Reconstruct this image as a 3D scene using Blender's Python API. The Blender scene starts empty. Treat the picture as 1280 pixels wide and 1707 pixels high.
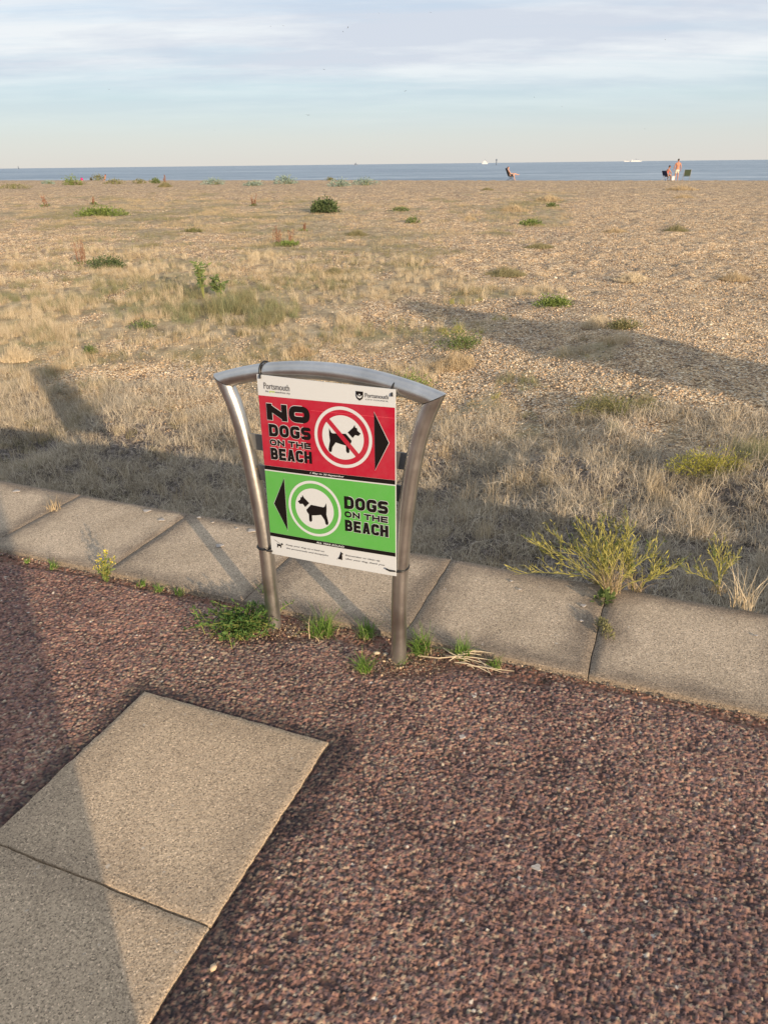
import bpy, bmesh, math, random
import numpy as np
from mathutils import Vector, Matrix, Euler
R = math.radians
random.seed(7); rng = np.random.default_rng(11)
scene = bpy.context.scene
C = scene.collection

# ------------------------------------------------------------------ camera
F, HC, PITCH, ROLL = 1230.0, 1.43, R(25.244), R(0.671)
cd = bpy.data.cameras.new('camera'); cam = bpy.data.objects.new('camera', cd); C.objects.link(cam)
scene.camera = cam
cd.sensor_fit = 'VERTICAL'; cd.sensor_height = 24.0; cd.lens = F / 1707 * 24.0
cd.clip_start = 0.02; cd.clip_end = 90000
cp, sp = math.cos(PITCH), math.sin(PITCH)
FW = np.array([0, cp, -sp]); UP0 = np.array([0, sp, cp]); RT0 = np.array([1.0, 0, 0])
RT = math.cos(ROLL) * RT0 - math.sin(ROLL) * UP0
UP = math.sin(ROLL) * RT0 + math.cos(ROLL) * UP0
CO = np.array([0, 0, HC])
m = Matrix(((RT[0], UP[0], -FW[0], 0), (RT[1], UP[1], -FW[1], 0), (RT[2], UP[2], -FW[2], HC), (0, 0, 0, 1)))
cam.matrix_world = m

# ------------------------------------------------------------------ light
SUN_EL = R(12)
SD = np.array([-0.495, 0.869])                  # the way shadows fall on the ground
sd = bpy.data.lights.new('sun', 'SUN'); sun = bpy.data.objects.new('sun', sd); C.objects.link(sun)
sd.energy = 4.0; sd.angle = R(0.6); sd.color = (1.0, 0.78, 0.54)
dvec = Vector((SD[0] * math.cos(SUN_EL), SD[1] * math.cos(SUN_EL), -math.sin(SUN_EL)))
sun.rotation_euler = dvec.to_track_quat('-Z', 'Y').to_euler()
sun.location = (6, -10, 8)
vs = scene.view_settings
vs.view_transform = 'Standard'; vs.look = 'None'; vs.gamma = 1; vs.exposure = 0.80; vs.use_curve_mapping = False

world = bpy.data.worlds.new('World'); scene.world = world; world.use_nodes = True
wn = world.node_tree; wn.nodes.clear(); L = wn.links
def N(t, ty, **k):
    n = t.nodes.new(ty)
    for a, b in k.items(): setattr(n, a, b)
    return n
def ramp(t, fac, stops, interp='LINEAR'):
    n = N(t, 'ShaderNodeValToRGB'); n.color_ramp.interpolation = interp
    e = n.color_ramp.elements
    while len(e) < len(stops): e.new(0.5)
    for i, (p, c) in enumerate(stops):
        e[i].position = p; e[i].color = (*c, 1) if len(c) == 3 else c
    if fac is not None: t.links.new(fac, n.inputs[0])
    return n.outputs[0]
def g(v): return (v, v, v)
def mix(t, fac, a, b, mode='MIX'):
    n = N(t, 'ShaderNodeMix', data_type='RGBA', blend_type=mode)
    for s, v in ((0, fac), (6, a), (7, b)):
        if isinstance(v, (int, float)): n.inputs[s].default_value = v
        elif isinstance(v, tuple): n.inputs[s].default_value = (*v, 1) if len(v) == 3 else v
        else: t.links.new(v, n.inputs[s])
    return n.outputs[2]
def mth(t, op, a, b=0.0, c=None):
    n = N(t, 'ShaderNodeMath', operation=op)
    for i, v in enumerate((a, b, c)):
        if v is None: continue
        if isinstance(v, (int, float)): n.inputs[i].default_value = v
        else: t.links.new(v, n.inputs[i])
    return n.outputs[0]
def noise(t, vec, scale, detail=4, rough=0.55, out=0, dist=0.0):
    n = N(t, 'ShaderNodeTexNoise'); n.inputs['Scale'].default_value = scale
    n.inputs['Detail'].default_value = detail; n.inputs['Roughness'].default_value = rough
    n.inputs['Distortion'].default_value = dist
    if vec is not None: t.links.new(vec, n.inputs['Vector'])
    return n.outputs[out]
def vmap(t, vec, scale=(1, 1, 1), rot=(0, 0, 0), loc=(0, 0, 0)):
    n = N(t, 'ShaderNodeMapping'); n.inputs['Scale'].default_value = scale
    n.inputs['Rotation'].default_value = rot; n.inputs['Location'].default_value = loc
    t.links.new(vec, n.inputs['Vector']); return n.outputs[0]
sky = N(wn, 'ShaderNodeTexSky', sky_type='NISHITA'); sky.sun_disc = False
sky.sun_elevation = SUN_EL; sky.sun_rotation = math.atan2(-SD[0], -SD[1])
sky.air_density = 1.0; sky.dust_density = 1.2; sky.ozone_density = 1.5
tc = N(wn, 'ShaderNodeTexCoord')
sx = N(wn, 'ShaderNodeSeparateXYZ'); L.new(tc.outputs['Generated'], sx.inputs[0])
z = mth(wn, 'MAXIMUM', sx.outputs[2], 0.0)
zz = mth(wn, 'ADD', z, 0.10)
px_ = mth(wn, 'DIVIDE', sx.outputs[0], zz); py_ = mth(wn, 'DIVIDE', sx.outputs[1], zz)
cv = N(wn, 'ShaderNodeCombineXYZ'); L.new(px_, cv.inputs[0]); L.new(py_, cv.inputs[1])
c1 = noise(wn, vmap(wn, cv.outputs[0], (0.50, 1.0, 1), (0, 0, R(-14)), (3.1, 1.7, 0)), 0.80, 9, 0.62, dist=0.8)
c2 = noise(wn, vmap(wn, cv.outputs[0], (0.16, 1.0, 1), (0, 0, R(10)), (0.4, 5.2, 0)), 2.2, 9, 0.66, dist=0.9)
cm = mth(wn, 'ADD', mth(wn, 'MULTIPLY', c1, 0.55), mth(wn, 'MULTIPLY', c2, 0.45))
cover = ramp(wn, cm, [(0.30, g(0)), (0.42, g(.6)), (0.54, g(1))])
high = ramp(wn, z, [(0.03, g(0.0)), (0.07, g(0.35)), (0.105, g(0.97))])
mask = mth(wn, 'MULTIPLY', cover, high)
nish = mix(wn, 1.0, sky.outputs[0], (0.80, 0.95, 1.12), 'MULTIPLY')
# thin high veil and the grey-blue air near the horizon
veil = ramp(wn, z, [(0.0, (4.75, 4.5, 4.2)), (0.03, (4.3, 4.4, 4.3)), (0.075, (3.35, 4.2, 4.5)), (0.15, (3.0, 3.85, 4.75)), (0.4, (2.4, 3.2, 4.6)), (1.0, (2.2, 3.0, 4.4))])
base = mix(wn, 0.84, nish, veil)
tone = noise(wn, vmap(wn, cv.outputs[0], (0.5, 1, 1), (0, 0, R(-8)), (7, 2, 0)), 1.1, 7, 0.6)
cloudc = mix(wn, ramp(wn, tone, [(0.42, g(0)), (0.60, g(1))]), (3.95, 4.2, 4.68), (5.2, 5.35, 5.45))
fin = mix(wn, mth(wn, 'MULTIPLY', mask, .92), base, cloudc)
bg = N(wn, 'ShaderNodeBackground'); bg.inputs[1].default_value = 0.10
wo = N(wn, 'ShaderNodeOutputWorld'); L.new(fin, bg.inputs[0]); L.new(bg.outputs[0], wo.inputs[0])

# ------------------------------------------------------------------ helpers
def ray(x, y):
    d = FW * F + RT * (x - 640) + UP * (853.5 - y); return d / np.linalg.norm(d)
def project(P):
    V = P - CO; d = np.maximum(V @ FW, 1e-3)
    return 640 + F * (V @ RT) / d, 853.5 - F * (V @ UP) / d
KX = np.array([0.9295, -0.369]); KN = np.array([0.369, 0.9295])     # along / across the kerb
S0, S1 = 1.924, 2.482                                                # kerb front and back
def kn(k, n): return KX * k + KN * n

def hsh(ix, iy, seed=0):
    h = (ix.astype(np.int64) * 374761393 + iy.astype(np.int64) * 668265263 + seed * 974634777) & 0xffffffff
    h = ((h ^ (h >> 13)) * 1274126177) & 0xffffffff
    h = (h ^ (h >> 16)) & 0xffffffff
    h = (h * 2246822519) & 0xffffffff
    return ((h ^ (h >> 15)) & 0xffffff) / float(0xffffff)
def vn(x, y, s=0):
    ix = np.floor(x); iy = np.floor(y); fx = x - ix; fy = y - iy
    fx = fx * fx * (3 - 2 * fx); fy = fy * fy * (3 - 2 * fy)
    a, b = hsh(ix, iy, s), hsh(ix + 1, iy, s); c, d = hsh(ix, iy + 1, s), hsh(ix + 1, iy + 1, s)
    return (a * (1 - fx) + b * fx) * (1 - fy) + (c * (1 - fx) + d * fx) * fy
def fbm(x, y, s=0, o=4):
    v = 0; a = 0.5; t = 0
    for i in range(o):
        v = v + a * vn(x, y, s + i); t += a; x = x * 2.03 + 5.1; y = y * 2.03 + 9.7; a *= 0.5
    return v / t
def cells(x, y, size, seed):
    """jittered cells: distance to nearest and second nearest point, cell ids"""
    gx = x / size; gy = y / size; ix = np.floor(gx); iy = np.floor(gy)
    d1 = np.full(x.shape, 9.0); d2 = d1.copy(); cx = ix.copy(); cy = iy.copy()
    for a in (-1, 0, 1):
        for b in (-1, 0, 1):
            jx = ix + a; jy = iy + b
            qx = jx + 0.1 + 0.8 * hsh(jx, jy, seed); qy = jy + 0.1 + 0.8 * hsh(jx, jy, seed + 1)
            d = np.hypot(gx - qx, gy - qy)
            c = d < d1
            d2 = np.where(c, d1, np.minimum(d2, d)); cx = np.where(c, jx, cx); cy = np.where(c, jy, cy); d1 = np.where(c, d, d1)
    return d1, d2, cx, cy
def crest_y(x): return 82 - 0.40 * np.clip(x, -80, 60)
PK = np.array([-1, 0, .25, .8, 1.5, 2.4, 4, 7, 12, 20, 35, 52.]); PZ = np.array([-.30, -.30, -.62, -.86, -.92, -.92, -.84, -.66, -.45, -.30, -.08, 0.])
def terr(x, y, fine=True):
    s = KN[0] * x + KN[1] * y - S1
    zz = np.interp(s, PK, PZ)
    amp = np.clip((s - 0.2) / 3.0, 0, 1)
    zz = zz - np.where(s < 12, np.interp(s, PK, PZ) * .38 * np.clip((x - .3) / 2.5, 0, 1) * np.clip((12 - s) / 6, 0, 1), 0)
    zz = zz - (.065 + .0035 * np.clip(x, -80, 60)) * np.clip((s - 15) / 35, 0, 1)
    zz = zz + .17 * np.clip((s - .9) / .8, 0, 1) * np.clip((5 - s) / 2, 0, 1) * (fbm(x * 1.5, y * 1.5, 29, 3) - .5) * 2
    zz = zz + amp * (0.22 * np.clip((65 - y) / 30, .12, 1) * (fbm(x * .16, y * .12, 3, 3) - .5) + 0.09 * np.clip((70 - y) / 30, .2, 1) * (fbm(x * .8, y * .8, 8, 3) - .5))
    # bare shingle is trodden into small hollows
    zz = zz + amp * 0.035 * (fbm(x * 3.4, y * 3.4, 21, 3) - .5)
    cy = crest_y(x)
    d = np.clip(y - cy, 0, 1000)
    zz = zz - np.minimum(d * 0.10, 5.0) - 0.02 * np.clip(d, 0, 3)
    return zz
def on_ground(px, py):
    d = ray(px, py); t = 1.5; z0 = 0
    P = None
    ts = np.concatenate([np.arange(1.2, 12, .02), np.arange(12, 150, .1)])
    P = CO[None] + d[None] * ts[:, None]
    h = P[:, 2] - terr(P[:, 0], P[:, 1])
    i = np.argmax(h < 0) if (h < 0).any() else np.argmin(h)
    return P[i, 0], P[i, 1], float(terr(P[i:i + 1, 0], P[i:i + 1, 1])[0])
def at_dist(px, py, Y):
    d = ray(px, py); P = CO + d * (Y / d[1]); return P

def mesh_np(name, V, Fq, mat, attrs=None, smooth=False):
    me = bpy.data.meshes.new(name)
    V = np.asarray(V, np.float32); Fq = np.asarray(Fq, np.int32)
    me.vertices.add(len(V)); me.vertices.foreach_set('co', V.ravel())
    k = Fq.shape[1]
    me.loops.add(Fq.size); me.loops.foreach_set('vertex_index', Fq.ravel())
    me.polygons.add(len(Fq)); me.polygons.foreach_set('loop_start', np.arange(0, Fq.size, k, dtype=np.int32))
    me.polygons.foreach_set('loop_total', np.full(len(Fq), k, np.int32))
    if smooth: me.polygons.foreach_set('use_smooth', np.ones(len(Fq), bool))
    me.update(calc_edges=True); me.validate()
    for nm, col in (attrs or {}).items():
        if col.ndim == 2:
            a = me.color_attributes.new(nm, 'FLOAT_COLOR', 'POINT')
            a.data.foreach_set('color', np.c_[col, np.ones(len(col))].astype(np.float32).ravel())
        else:
            a = me.attributes.new(nm, 'FLOAT', 'POINT'); a.data.foreach_set('value', col.astype(np.float32))
    for mt in (mat if isinstance(mat, list) else [mat]): me.materials.append(mt)
    return me
def link(name, me, parent=None, label=None, cat=None, group=None, kind=None, loc=None):
    o = bpy.data.objects.new(name, me); C.objects.link(o)
    if parent: o.parent = parent
    if loc is not None: o.location = loc
    if label: o['label'] = label
    if cat: o['category'] = cat
    if group: o['group'] = group
    if kind: o['kind'] = kind
    return o
def gridfaces(nr, nc):
    i = np.arange(nr - 1)[:, None] * nc + np.arange(nc - 1)[None]
    i = i.ravel(); return np.c_[i, i + 1, i + nc + 1, i + nc]

def mat(name, color=None, rough=0.8, metal=0.0, spec=0.3, build=None, bump=None):
    mt = bpy.data.materials.new(name); mt.use_nodes = True; t = mt.node_tree
    b = t.nodes['Principled BSDF']
    b.inputs['Roughness'].default_value = rough; b.inputs['Metallic'].default_value = metal
    b.inputs['Specular IOR Level'].default_value = spec
    if color is not None: b.inputs['Base Color'].default_value = (*color, 1)
    if build: build(t, b)
    return mt
def tco(t, out='Object'): return N(t, 'ShaderNodeTexCoord').outputs[out]
def bump(t, b, h, strength=0.5, dist=0.01, normal=None):
    n = N(t, 'ShaderNodeBump'); n.inputs['Strength'].default_value = strength; n.inputs['Distance'].default_value = dist
    t.links.new(h, n.inputs['Height']); t.links.new(n.outputs[0], b.inputs['Normal']); return n
def varied(c1, c2, scale=30, bumpd=0.002, bs=0.4):
    def f(t, b):
        o = tco(t); n = noise(t, o, scale, 6, 0.6)
        t.links.new(mix(t, ramp(t, n, [(0.35, g(0)), (0.65, g(1))]), c1, c2), b.inputs['Base Color'])
        bump(t, b, noise(t, o, scale * 3, 3), bs, bumpd)
    return f
def leafmat(name, c1, c2, transl=0.25, scale=9):
    def f(t, b):
        oi = N(t, 'ShaderNodeObjectInfo'); geo = N(t, 'ShaderNodeNewGeometry')
        r = mth(t, 'FRACT', mth(t, 'ADD', geo.outputs['Random Per Island'], oi.outputs['Random']))
        n = noise(t, geo.outputs['Position'], scale, 2)
        fac = mth(t, 'ADD', mth(t, 'MULTIPLY', r, 0.6), mth(t, 'MULTIPLY', n, 0.4))
        col = mix(t, ramp(t, fac, [(0.15, g(0)), (0.85, g(1))]), c1, c2)
        t.links.new(col, b.inputs['Base Color'])
        tr = N(t, 'ShaderNodeBsdfTranslucent'); t.links.new(col, tr.inputs[0])
        ms = N(t, 'ShaderNodeMixShader'); ms.inputs[0].default_value = transl
        out = t.nodes['Material Output']
        t.links.new(b.outputs[0], ms.inputs[1]); t.links.new(tr.outputs[0], ms.inputs[2]); t.links.new(ms.outputs[0], out.inputs[0])
    return mat(name, None, 0.65, 0, 0.2, f)

# ------------------------------------------------------------------ ground density from the photograph's layout
# ellipses in photo coordinates give where dry grass grows on the beach (evaluated on world points once)
DRY = [(150, 470, 330, 60, 1.0), (60, 620, 150, 75, 1.0), (240, 680, 260, 35, .9), (420, 390, 330, 45, .75), (420, 480, 330, 35, .9),
       (300, 355, 330, 22, .95), (620, 440, 190, 45, .7), (560, 480, 230, 22, .6), (850, 358, 75, 26, 1.4), (905, 338, 60, 16, 1.3),
       (800, 700, 180, 55, .9), (1060, 740, 300, 60, 1.0), (800, 610, 60, 25, .6), (1030, 545, 60, 18, .6), (840, 458, 50, 13, .7),
       (560, 640, 160, 20, .3), (650, 560, 90, 20, .5), (1110, 630, 90, 20, .4), (560, 545, 200, 22, .5), (950, 690, 120, 30, .7), (0, 540, 70, 40, .8),
       (400, 520, 110, 34, .5), (660, 352, 60, 14, .6), (590, 395, 60, 12, .5)]
def dry(x, y):
    P = np.stack([x, y, np.full_like(x, -0.2)], 1)
    px, py = project(P)
    n = fbm(x * 1.1, y * 0.9, 40, 4)
    px = px + 110 * (fbm(x * .7, y * .7, 44, 3) - .5) * 2; py = py + 26 * (fbm(x * .7, y * .7, 48, 3) - .5) * 2
    n2 = fbm(x * .25 + 3, y * .2, 60, 3)
    v = np.zeros_like(x)
    for cx, cy, rx, ry, a in DRY:
        q = ((px - cx) / rx) ** 2 + ((py - cy) / ry) ** 2
        v = np.maximum(v, a * np.clip(1.35 - q, 0, 1))
    out = np.clip(-px / 200, 0, 1) + np.clip((px - 1280) / 200, 0, 1)
    v = np.where(out > 0, np.maximum(v, out * np.clip(n2 * 2 - .6, 0, 1)), v)
    s = KN[0] * x + KN[1] * y - S1
    near = np.clip((3.6 - s) / 1.0, 0, 1)
    v = np.maximum(v * np.clip((n - .24) * 5, 0, 1.2), near)
    v = v * np.clip((crest_y(x) - 6 - y) / 10, 0, 1)
    return np.clip(v, 0, 1)

# ------------------------------------------------------------------ beach
tt = np.concatenate([-np.geomspace(6, .82, 30)[:-1], np.linspace(-.8, .8, 800), np.geomspace(.82, 6, 30)[1:]])
srow = np.concatenate([[0.0], np.cumsum(0.018 + 0.0042 * np.exp(np.linspace(0, 4.2, 1000)))])
srow = srow[srow < 125]; srow = np.concatenate([srow, np.linspace(srow[-1] + 1.5, srow[-1] + 80, 40)])
SS, TT = np.meshgrid(srow, tt, indexing='ij')
KK = -0.40 * (SS + 2.48) + (SS + 4.2) * TT
X = KX[0] * KK + KN[0] * (SS + S1); Y = KX[1] * KK + KN[1] * (SS + S1)
x = X.ravel(); y = Y.ravel()
zt = terr(x, y); dr = dry(x, y)
sft = np.clip((KN[0] * x + KN[1] * y - S1 - 2.0) / 2, 0, 1)
peb1 = hsh(np.floor(x / .03), np.floor(y / .03), 5)
far = np.clip((np.hypot(x, y) - 9) / 6, 0, 1)
lump = fbm(x * 5.5, y * 5.5, 77, 3) - .5
zt = zt + (1 - .75 * dr) * far * sft * (0.085 * lump + .09 * (fbm(x * 2.2, y * 2.2, 83, 3) - .5)) + far * sft * dr * 0.05 * np.clip(fbm(x * 4, y * 4, 91, 3) - .4, 0, 1)
def beach_mat(t, b):
    geo = N(t, 'ShaderNodeNewGeometry').outputs['Position']
    at = N(t, 'ShaderNodeAttribute', attribute_name='dry').outputs['Fac']
    at2 = N(t, 'ShaderNodeAttribute', attribute_name='soil').outputs['Fac']
    vo = N(t, 'ShaderNodeTexVoronoi'); vo.inputs['Scale'].default_value = 44; t.links.new(geo, vo.inputs['Vector'])
    vo2 = N(t, 'ShaderNodeTexVoronoi'); vo2.inputs['Scale'].default_value = 9; t.links.new(geo, vo2.inputs['Vector'])
    sc = N(t, 'ShaderNodeSeparateColor'); t.links.new(vo.outputs['Color'], sc.inputs[0])
    peb = ramp(t, sc.outputs[0], [(0.0, (.17, .12, .08)), (.20, (.40, .285, .185)), (.45, (.56, .42, .275)), (.7, (.66, .52, .36)), (.88, (.74, .63, .48)), (1.0, (.85, .78, .67))])
    gap = ramp(t, vo.outputs['Distance'], [(0.35, g(1)), (0.75, g(.35))])  # dark gaps and cells put the low-sun speckle into the colour
    peb = mix(t, 1.0, peb, gap, 'MULTIPLY')
    sc2 = N(t, 'ShaderNodeSeparateColor'); t.links.new(vo2.outputs['Color'], sc2.inputs[0])
    peb = mix(t, 1.0, peb, ramp(t, sc2.outputs[1], [(0, g(.78)), (1, g(1.18))]), 'MULTIPLY')
    peb = mix(t, 1.0, peb, (1.08, 1.05, 1.0), 'MULTIPLY')
    sp_ = noise(t, vmap(t, geo, (1, .55, 0)), 3.2, 5, 0.75)
    peb = mix(t, 1.0, peb, ramp(t, sp_, [(.34, (.62, .62, .66)), (.48, g(.95)), (.64, (1.22, 1.2, 1.12))]), 'MULTIPLY')
    big = noise(t, vmap(t, geo, (1, 1, 0)), 0.35, 5, 0.6)
    peb = mix(t, 1.0, peb, ramp(t, big, [(.3, (.86, .86, .88)), (.7, (1.12, 1.08, 1.0))]), 'MULTIPLY')
    lit = noise(t, vmap(t, geo, (1, .6, 1)), 5.5, 7, 0.7)
    straw = ramp(t, lit, [(.28, (.12, .095, .06)), (.45, (.27, .215, .135)), (.6, (.42, .34, .22)), (.75, (.54, .45, .31))])
    gr = noise(t, geo, 0.9, 5, 0.65)
    straw = mix(t, ramp(t, gr, [(.50, g(0)), (.68, g(.6))]), straw, (.19, .20, .075))
    col = mix(t, ramp(t, at, [(0.15, g(0)), (0.75, g(.9))]), peb, straw)
    soil = ramp(t, noise(t, geo, 26, 6, .7), [(.3, (.045, .038, .035)), (.5, (.10, .085, .075)), (.62, (.28, .24, .21)), (.72, (.45, .40, .35))])
    col = mix(t, at2, col, soil)
    t.links.new(col, b.inputs['Base Color'])
    hh = mth(t, 'ADD', mth(t, 'MULTIPLY', vo.outputs['Distance'], -1.0), mth(t, 'MULTIPLY', noise(t, geo, 60, 3), 0.4))
    bump(t, b, hh, 0.8, 0.018)
M_beach = mat('shingle_beach', None, .9, 0, .2, beach_mat)
s_ = KN[0] * x + KN[1] * y - S1
soil = np.clip((3.6 - s_ + 1.2 * (fbm(x, y, 5, 3) - .5)) / .7, 0, 1)
link('beach', mesh_np('beach', np.c_[x, y, zt], gridfaces(*SS.shape), M_beach, {'dry': dr, 'soil': soil}, True), kind='structure')
def terr2(x, y): return terr(x, y)

# ------------------------------------------------------------------ sea
def sea_mat(t, b):
    geo = N(t, 'ShaderNodeNewGeometry').outputs['Position']
    n1 = noise(t, vmap(t, geo, (.10, .5, 1), (0, 0, R(4))), 1.6, 6, .65)
    n2 = noise(t, vmap(t, geo, (.012, .05, 1), (0, 0, R(-3))), 1.0, 5, .6)
    n3 = noise(t, vmap(t, geo, (.0012, .008, 1)), 1.0, 4, .6)
    v = mth(t, 'ADD', mth(t, 'MULTIPLY', n1, .45), mth(t, 'ADD', mth(t, 'MULTIPLY', n2, .35), mth(t, 'MULTIPLY', n3, .2)))
    t.links.new(ramp(t, v, [(.40, (.08, .135, .20)), (.47, (.16, .225, .29)), (.53, (.24, .31, .375)), (.58, (.42, .48, .52))]), b.inputs['Base Color'])
    bump(t, b, v, 1.0, 1.2)
M_sea = mat('sea_water', None, .45, 0, .5, sea_mat)
sv = []; rows = np.concatenate([np.linspace(60, 180, 12), np.geomspace(200, 45000, 24)])
for r in rows:
    for c in np.linspace(-1, 1, 13): sv.append((c * (r * 2.2 + 300), r, -2.0))
link('sea', mesh_np('sea', sv, gridfaces(len(rows), 13), M_sea), kind='structure')

# ------------------------------------------------------------------ promenade tarmac (real chips near the camera)
def in_slab(k, n):
    return np.minimum(np.minimum(k + 1.337, -.718 - k), 1.392 - n)
st = 0.0031
ka = np.arange(-3.3, 1.5, st); na = np.arange(-.10, S0 - .004, st)
NNa, KKa = np.meshgrid(na, ka, indexing='ij')
k = KKa.ravel(); n = NNa.ravel()
wob = 0.0012
d1, d2, cx, cy = cells(k + wob * vn(k * 260, n * 260, 1), n, 0.0066, 31)
e1, e2, ex, ey = cells(k, n, 0.0150, 55)
big = fbm(k * 2.1, n * 2.1, 12, 4); mid = fbm(k * 14, n * 14, 17, 3)
keep = hsh(cx, cy, 9)
worn = np.clip((fbm(k * .9 + 4, n * .9, 71, 3) - .35) * 2.2 + .32 * (k + .4), 0, 1)
dome = np.sqrt(np.clip(1 - (d1 / .80) ** 2, 0, 1)) * np.clip((d2 - d1) * 4, 0, 1) ** .5
hh = dome * (0.0016 + 0.0036 * hsh(cx, cy, 10)) * np.where(keep < .15 + .22 * (mid < .42) + .12 * worn * (big < .5), .15, 1)
hh += 0.0022 * np.clip(1 - e1 * 1.5, 0, 1) * (hsh(ex, ey, 3) > .55) + 0.006 * (big - .5) + 0.004 * (mid - .5)
r1 = hsh(cx, cy, 20); r2 = hsh(cx, cy, 21)
pal = np.array([(.265, .135, .105), (.20, .115, .10), (.32, .175, .125), (.38, .26, .18), (.29, .205, .155), (.50, .39, .28), (.12, .085, .085)])
palw = np.stack([.32 - .12 * worn, .27 - .12 * worn, .20 - .06 * worn, .04 + .15 * worn, .08 + .14 * worn, .008 + .014 * worn, .085 + 0 * worn], 1)
ci = (r1[:, None] * palw.sum(1)[:, None] > np.cumsum(palw, 1)).sum(1).clip(0, 6)
col = pal[ci] * (.70 + .6 * r2)[:, None] * np.array([1.06, 1.15, 1.16])
dark = np.where(keep < .15 + .22 * (mid < .42) + .12 * worn * (big < .5), .35, 1.0) * np.where(d2 - d1 < .10, .5, 1.0)
col = col * dark[:, None] + np.array([.012, .012, .015]) * (1 - dark)[:, None]
white = (hsh(cx, cy, 77) > .9985); col[white] = (.60, .54, .46)
# tar binder shows along the slab edges and by the kerb
slabd = in_slab(k, n)
edge = np.clip(1.3 - np.abs(slabd) / (.022 + .07 * mid), 0, 1) * (slabd < 0)
right_edge = np.clip(1.2 - np.abs(k + .69) / (.05 + .06 * big), 0, 1) * (n < 1.42)
e_ = np.clip(edge * .9 + right_edge * .8 * np.clip((mid - .38) * 8, 0, 1), 0, 1)[:, None]
col = col * (1 - .7 * e_) + np.array([.03, .028, .032]) * .7 * e_
hh -= 0.007 * np.clip(1 - np.abs(slabd) / .008, 0, 1) * np.clip(mid * 2 - .3, .2, 1) + np.where(slabd > .004, .03, 0)
# broken surface at the feet of the sign: loose red grit and soil
AX, AY = -0.382, 2.131; BX, BY = .042, 1.926
xw = KX[0] * k + KN[0] * n; yw = KX[1] * k + KN[1] * n
brk = np.maximum(1 - np.hypot((xw - AX - .05) / .15, (yw - AY + .03) / .085), 1 - np.hypot((xw - BX - .02) / .19, (yw - BY + .01) / .10))
strip = 1 - np.abs(n - (S0 - .012 - .03 * vn(k * 3, k * 0, 4))) / (.035 * np.where((k > -1.25) & (k < -.2), 2.4, 1.0))
br = np.clip(np.maximum(brk, strip) * 2.5 + (mid - .5) * 1.2, 0, 1)
lc = np.stack([.15 + .20 * r2, .10 + .14 * r2, .07 + .11 * r2], 1) * np.where(r1 < .25, .3, 1.0)[:, None]
redg = np.stack([.17 + .08 * r2, .085 + .05 * r2, .06 + .04 * r2], 1)
lc = np.where((r1 > .55)[:, None], redg, lc)
col = col * (1 - br[:, None]) + lc * br[:, None]
hh = hh * (1 - .3 * br) - .010 * br + .006 * br * (vn(k * 150, n * 150, 8))
ring_k = [-60, -3.3, 1.5 - .003, 60]
def tar_mat(t, b):
    at = N(t, 'ShaderNodeAttribute', attribute_name='chips').outputs['Color']
    geo = N(t, 'ShaderNodeNewGeometry').outputs['Position']
    big = noise(t, geo, 1.7, 5, .6)
    c = mix(t, 1.0, at, ramp(t, big, [(.3, (.72, .72, .76)), (.7, (1.22, 1.18, 1.12))]), 'MULTIPLY')
    t.links.new(c, b.inputs['Base Color'])
    bump(t, b, noise(t, geo, 260, 4, .6), .5, .002)
M_tar = mat('red_tarmac', None, .9, 0, .12, tar_mat)
V = [np.c_[xw, yw, hh - .003]]; Fc = [gridfaces(*NNa.shape)]; CC = [col]; off = len(k)
kmax, nmax = ka[-1], na[-1]
def rect(k0, k1, n0, n1, zc):
    global off
    q = np.array([[*kn(a, b_), zc] for a, b_ in ((k0, n0), (k1, n0), (k1, n1), (k0, n1))])
    V.append(q); Fc.append(np.arange(4)[None] + off); CC.append(np.tile([.20, .13, .11], (4, 1))); off += 4
rect(-80, ka[0], na[0], nmax, -.002); rect(kmax, 80, na[0], nmax, -.002); rect(-80, 80, -60, na[0], -.002)
rect(-80, 80, nmax, S1 + .02, -.25)
link('promenade', mesh_np('promenade', np.vstack(V), np.vstack(Fc), M_tar, {'chips': np.vstack(CC)}, True), kind='structure')

# ------------------------------------------------------------------ concrete
def conc(c1, c2, c3, speck=(.05, .045, .04), stain=1.0):
    def f(t, b):
        o = tco(t); at = N(t, 'ShaderNodeAttribute', attribute_name='wear').outputs['Fac']
        n1 = noise(t, o, 3.1, 8, .7); n2 = noise(t, o, 230, 4, .6)
        c = mix(t, ramp(t, n1, [(.3, g(0)), (.7, g(1))]), c1, c2)
        c = mix(t, ramp(t, mth(t, 'ADD', mth(t, 'MULTIPLY', at, .8), mth(t, 'MULTIPLY', mth(t, 'SUBTRACT', noise(t, o, 7, 6, .7), .5), 1.1)), [(.2, g(0)), (.75, g(stain))]), c, c3)
        vo = N(t, 'ShaderNodeTexVoronoi'); vo.inputs['Scale'].default_value = 300; t.links.new(o, vo.inputs['Vector'])
        sc = N(t, 'ShaderNodeSeparateColor'); t.links.new(vo.outputs['Color'], sc.inputs[0])
        c = mix(t, 1.0, c, ramp(t, sc.outputs[0], [(0, g(.45)), (.2, g(.8)), (.6, g(1.05)), (.93, g(1.2)), (1, g(1.7))]), 'MULTIPLY')
        c = mix(t, ramp(t, n2, [(.30, g(.8)), (.43, g(0))]), c, speck)
        c = mix(t, ramp(t, noise(t, o, 45, 3, .6), [(.68, g(0)), (.74, g(.55))]), c, (.55, .50, .43))
        t.links.new(c, b.inputs['Base Color'])
        h = mth(t, 'ADD', mth(t, 'MULTIPLY', noise(t, o, 110, 6, .7), 1.0), mth(t, 'MULTIPLY', sc.outputs[1], .35))
        bump(t, b, h, .75, .0045)
    return f
M_kerb = mat('kerb_concrete', None, .88, 0, .25, conc((.39, .31, .22), (.55, .44, .32), (.24, .19, .14)))
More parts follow.
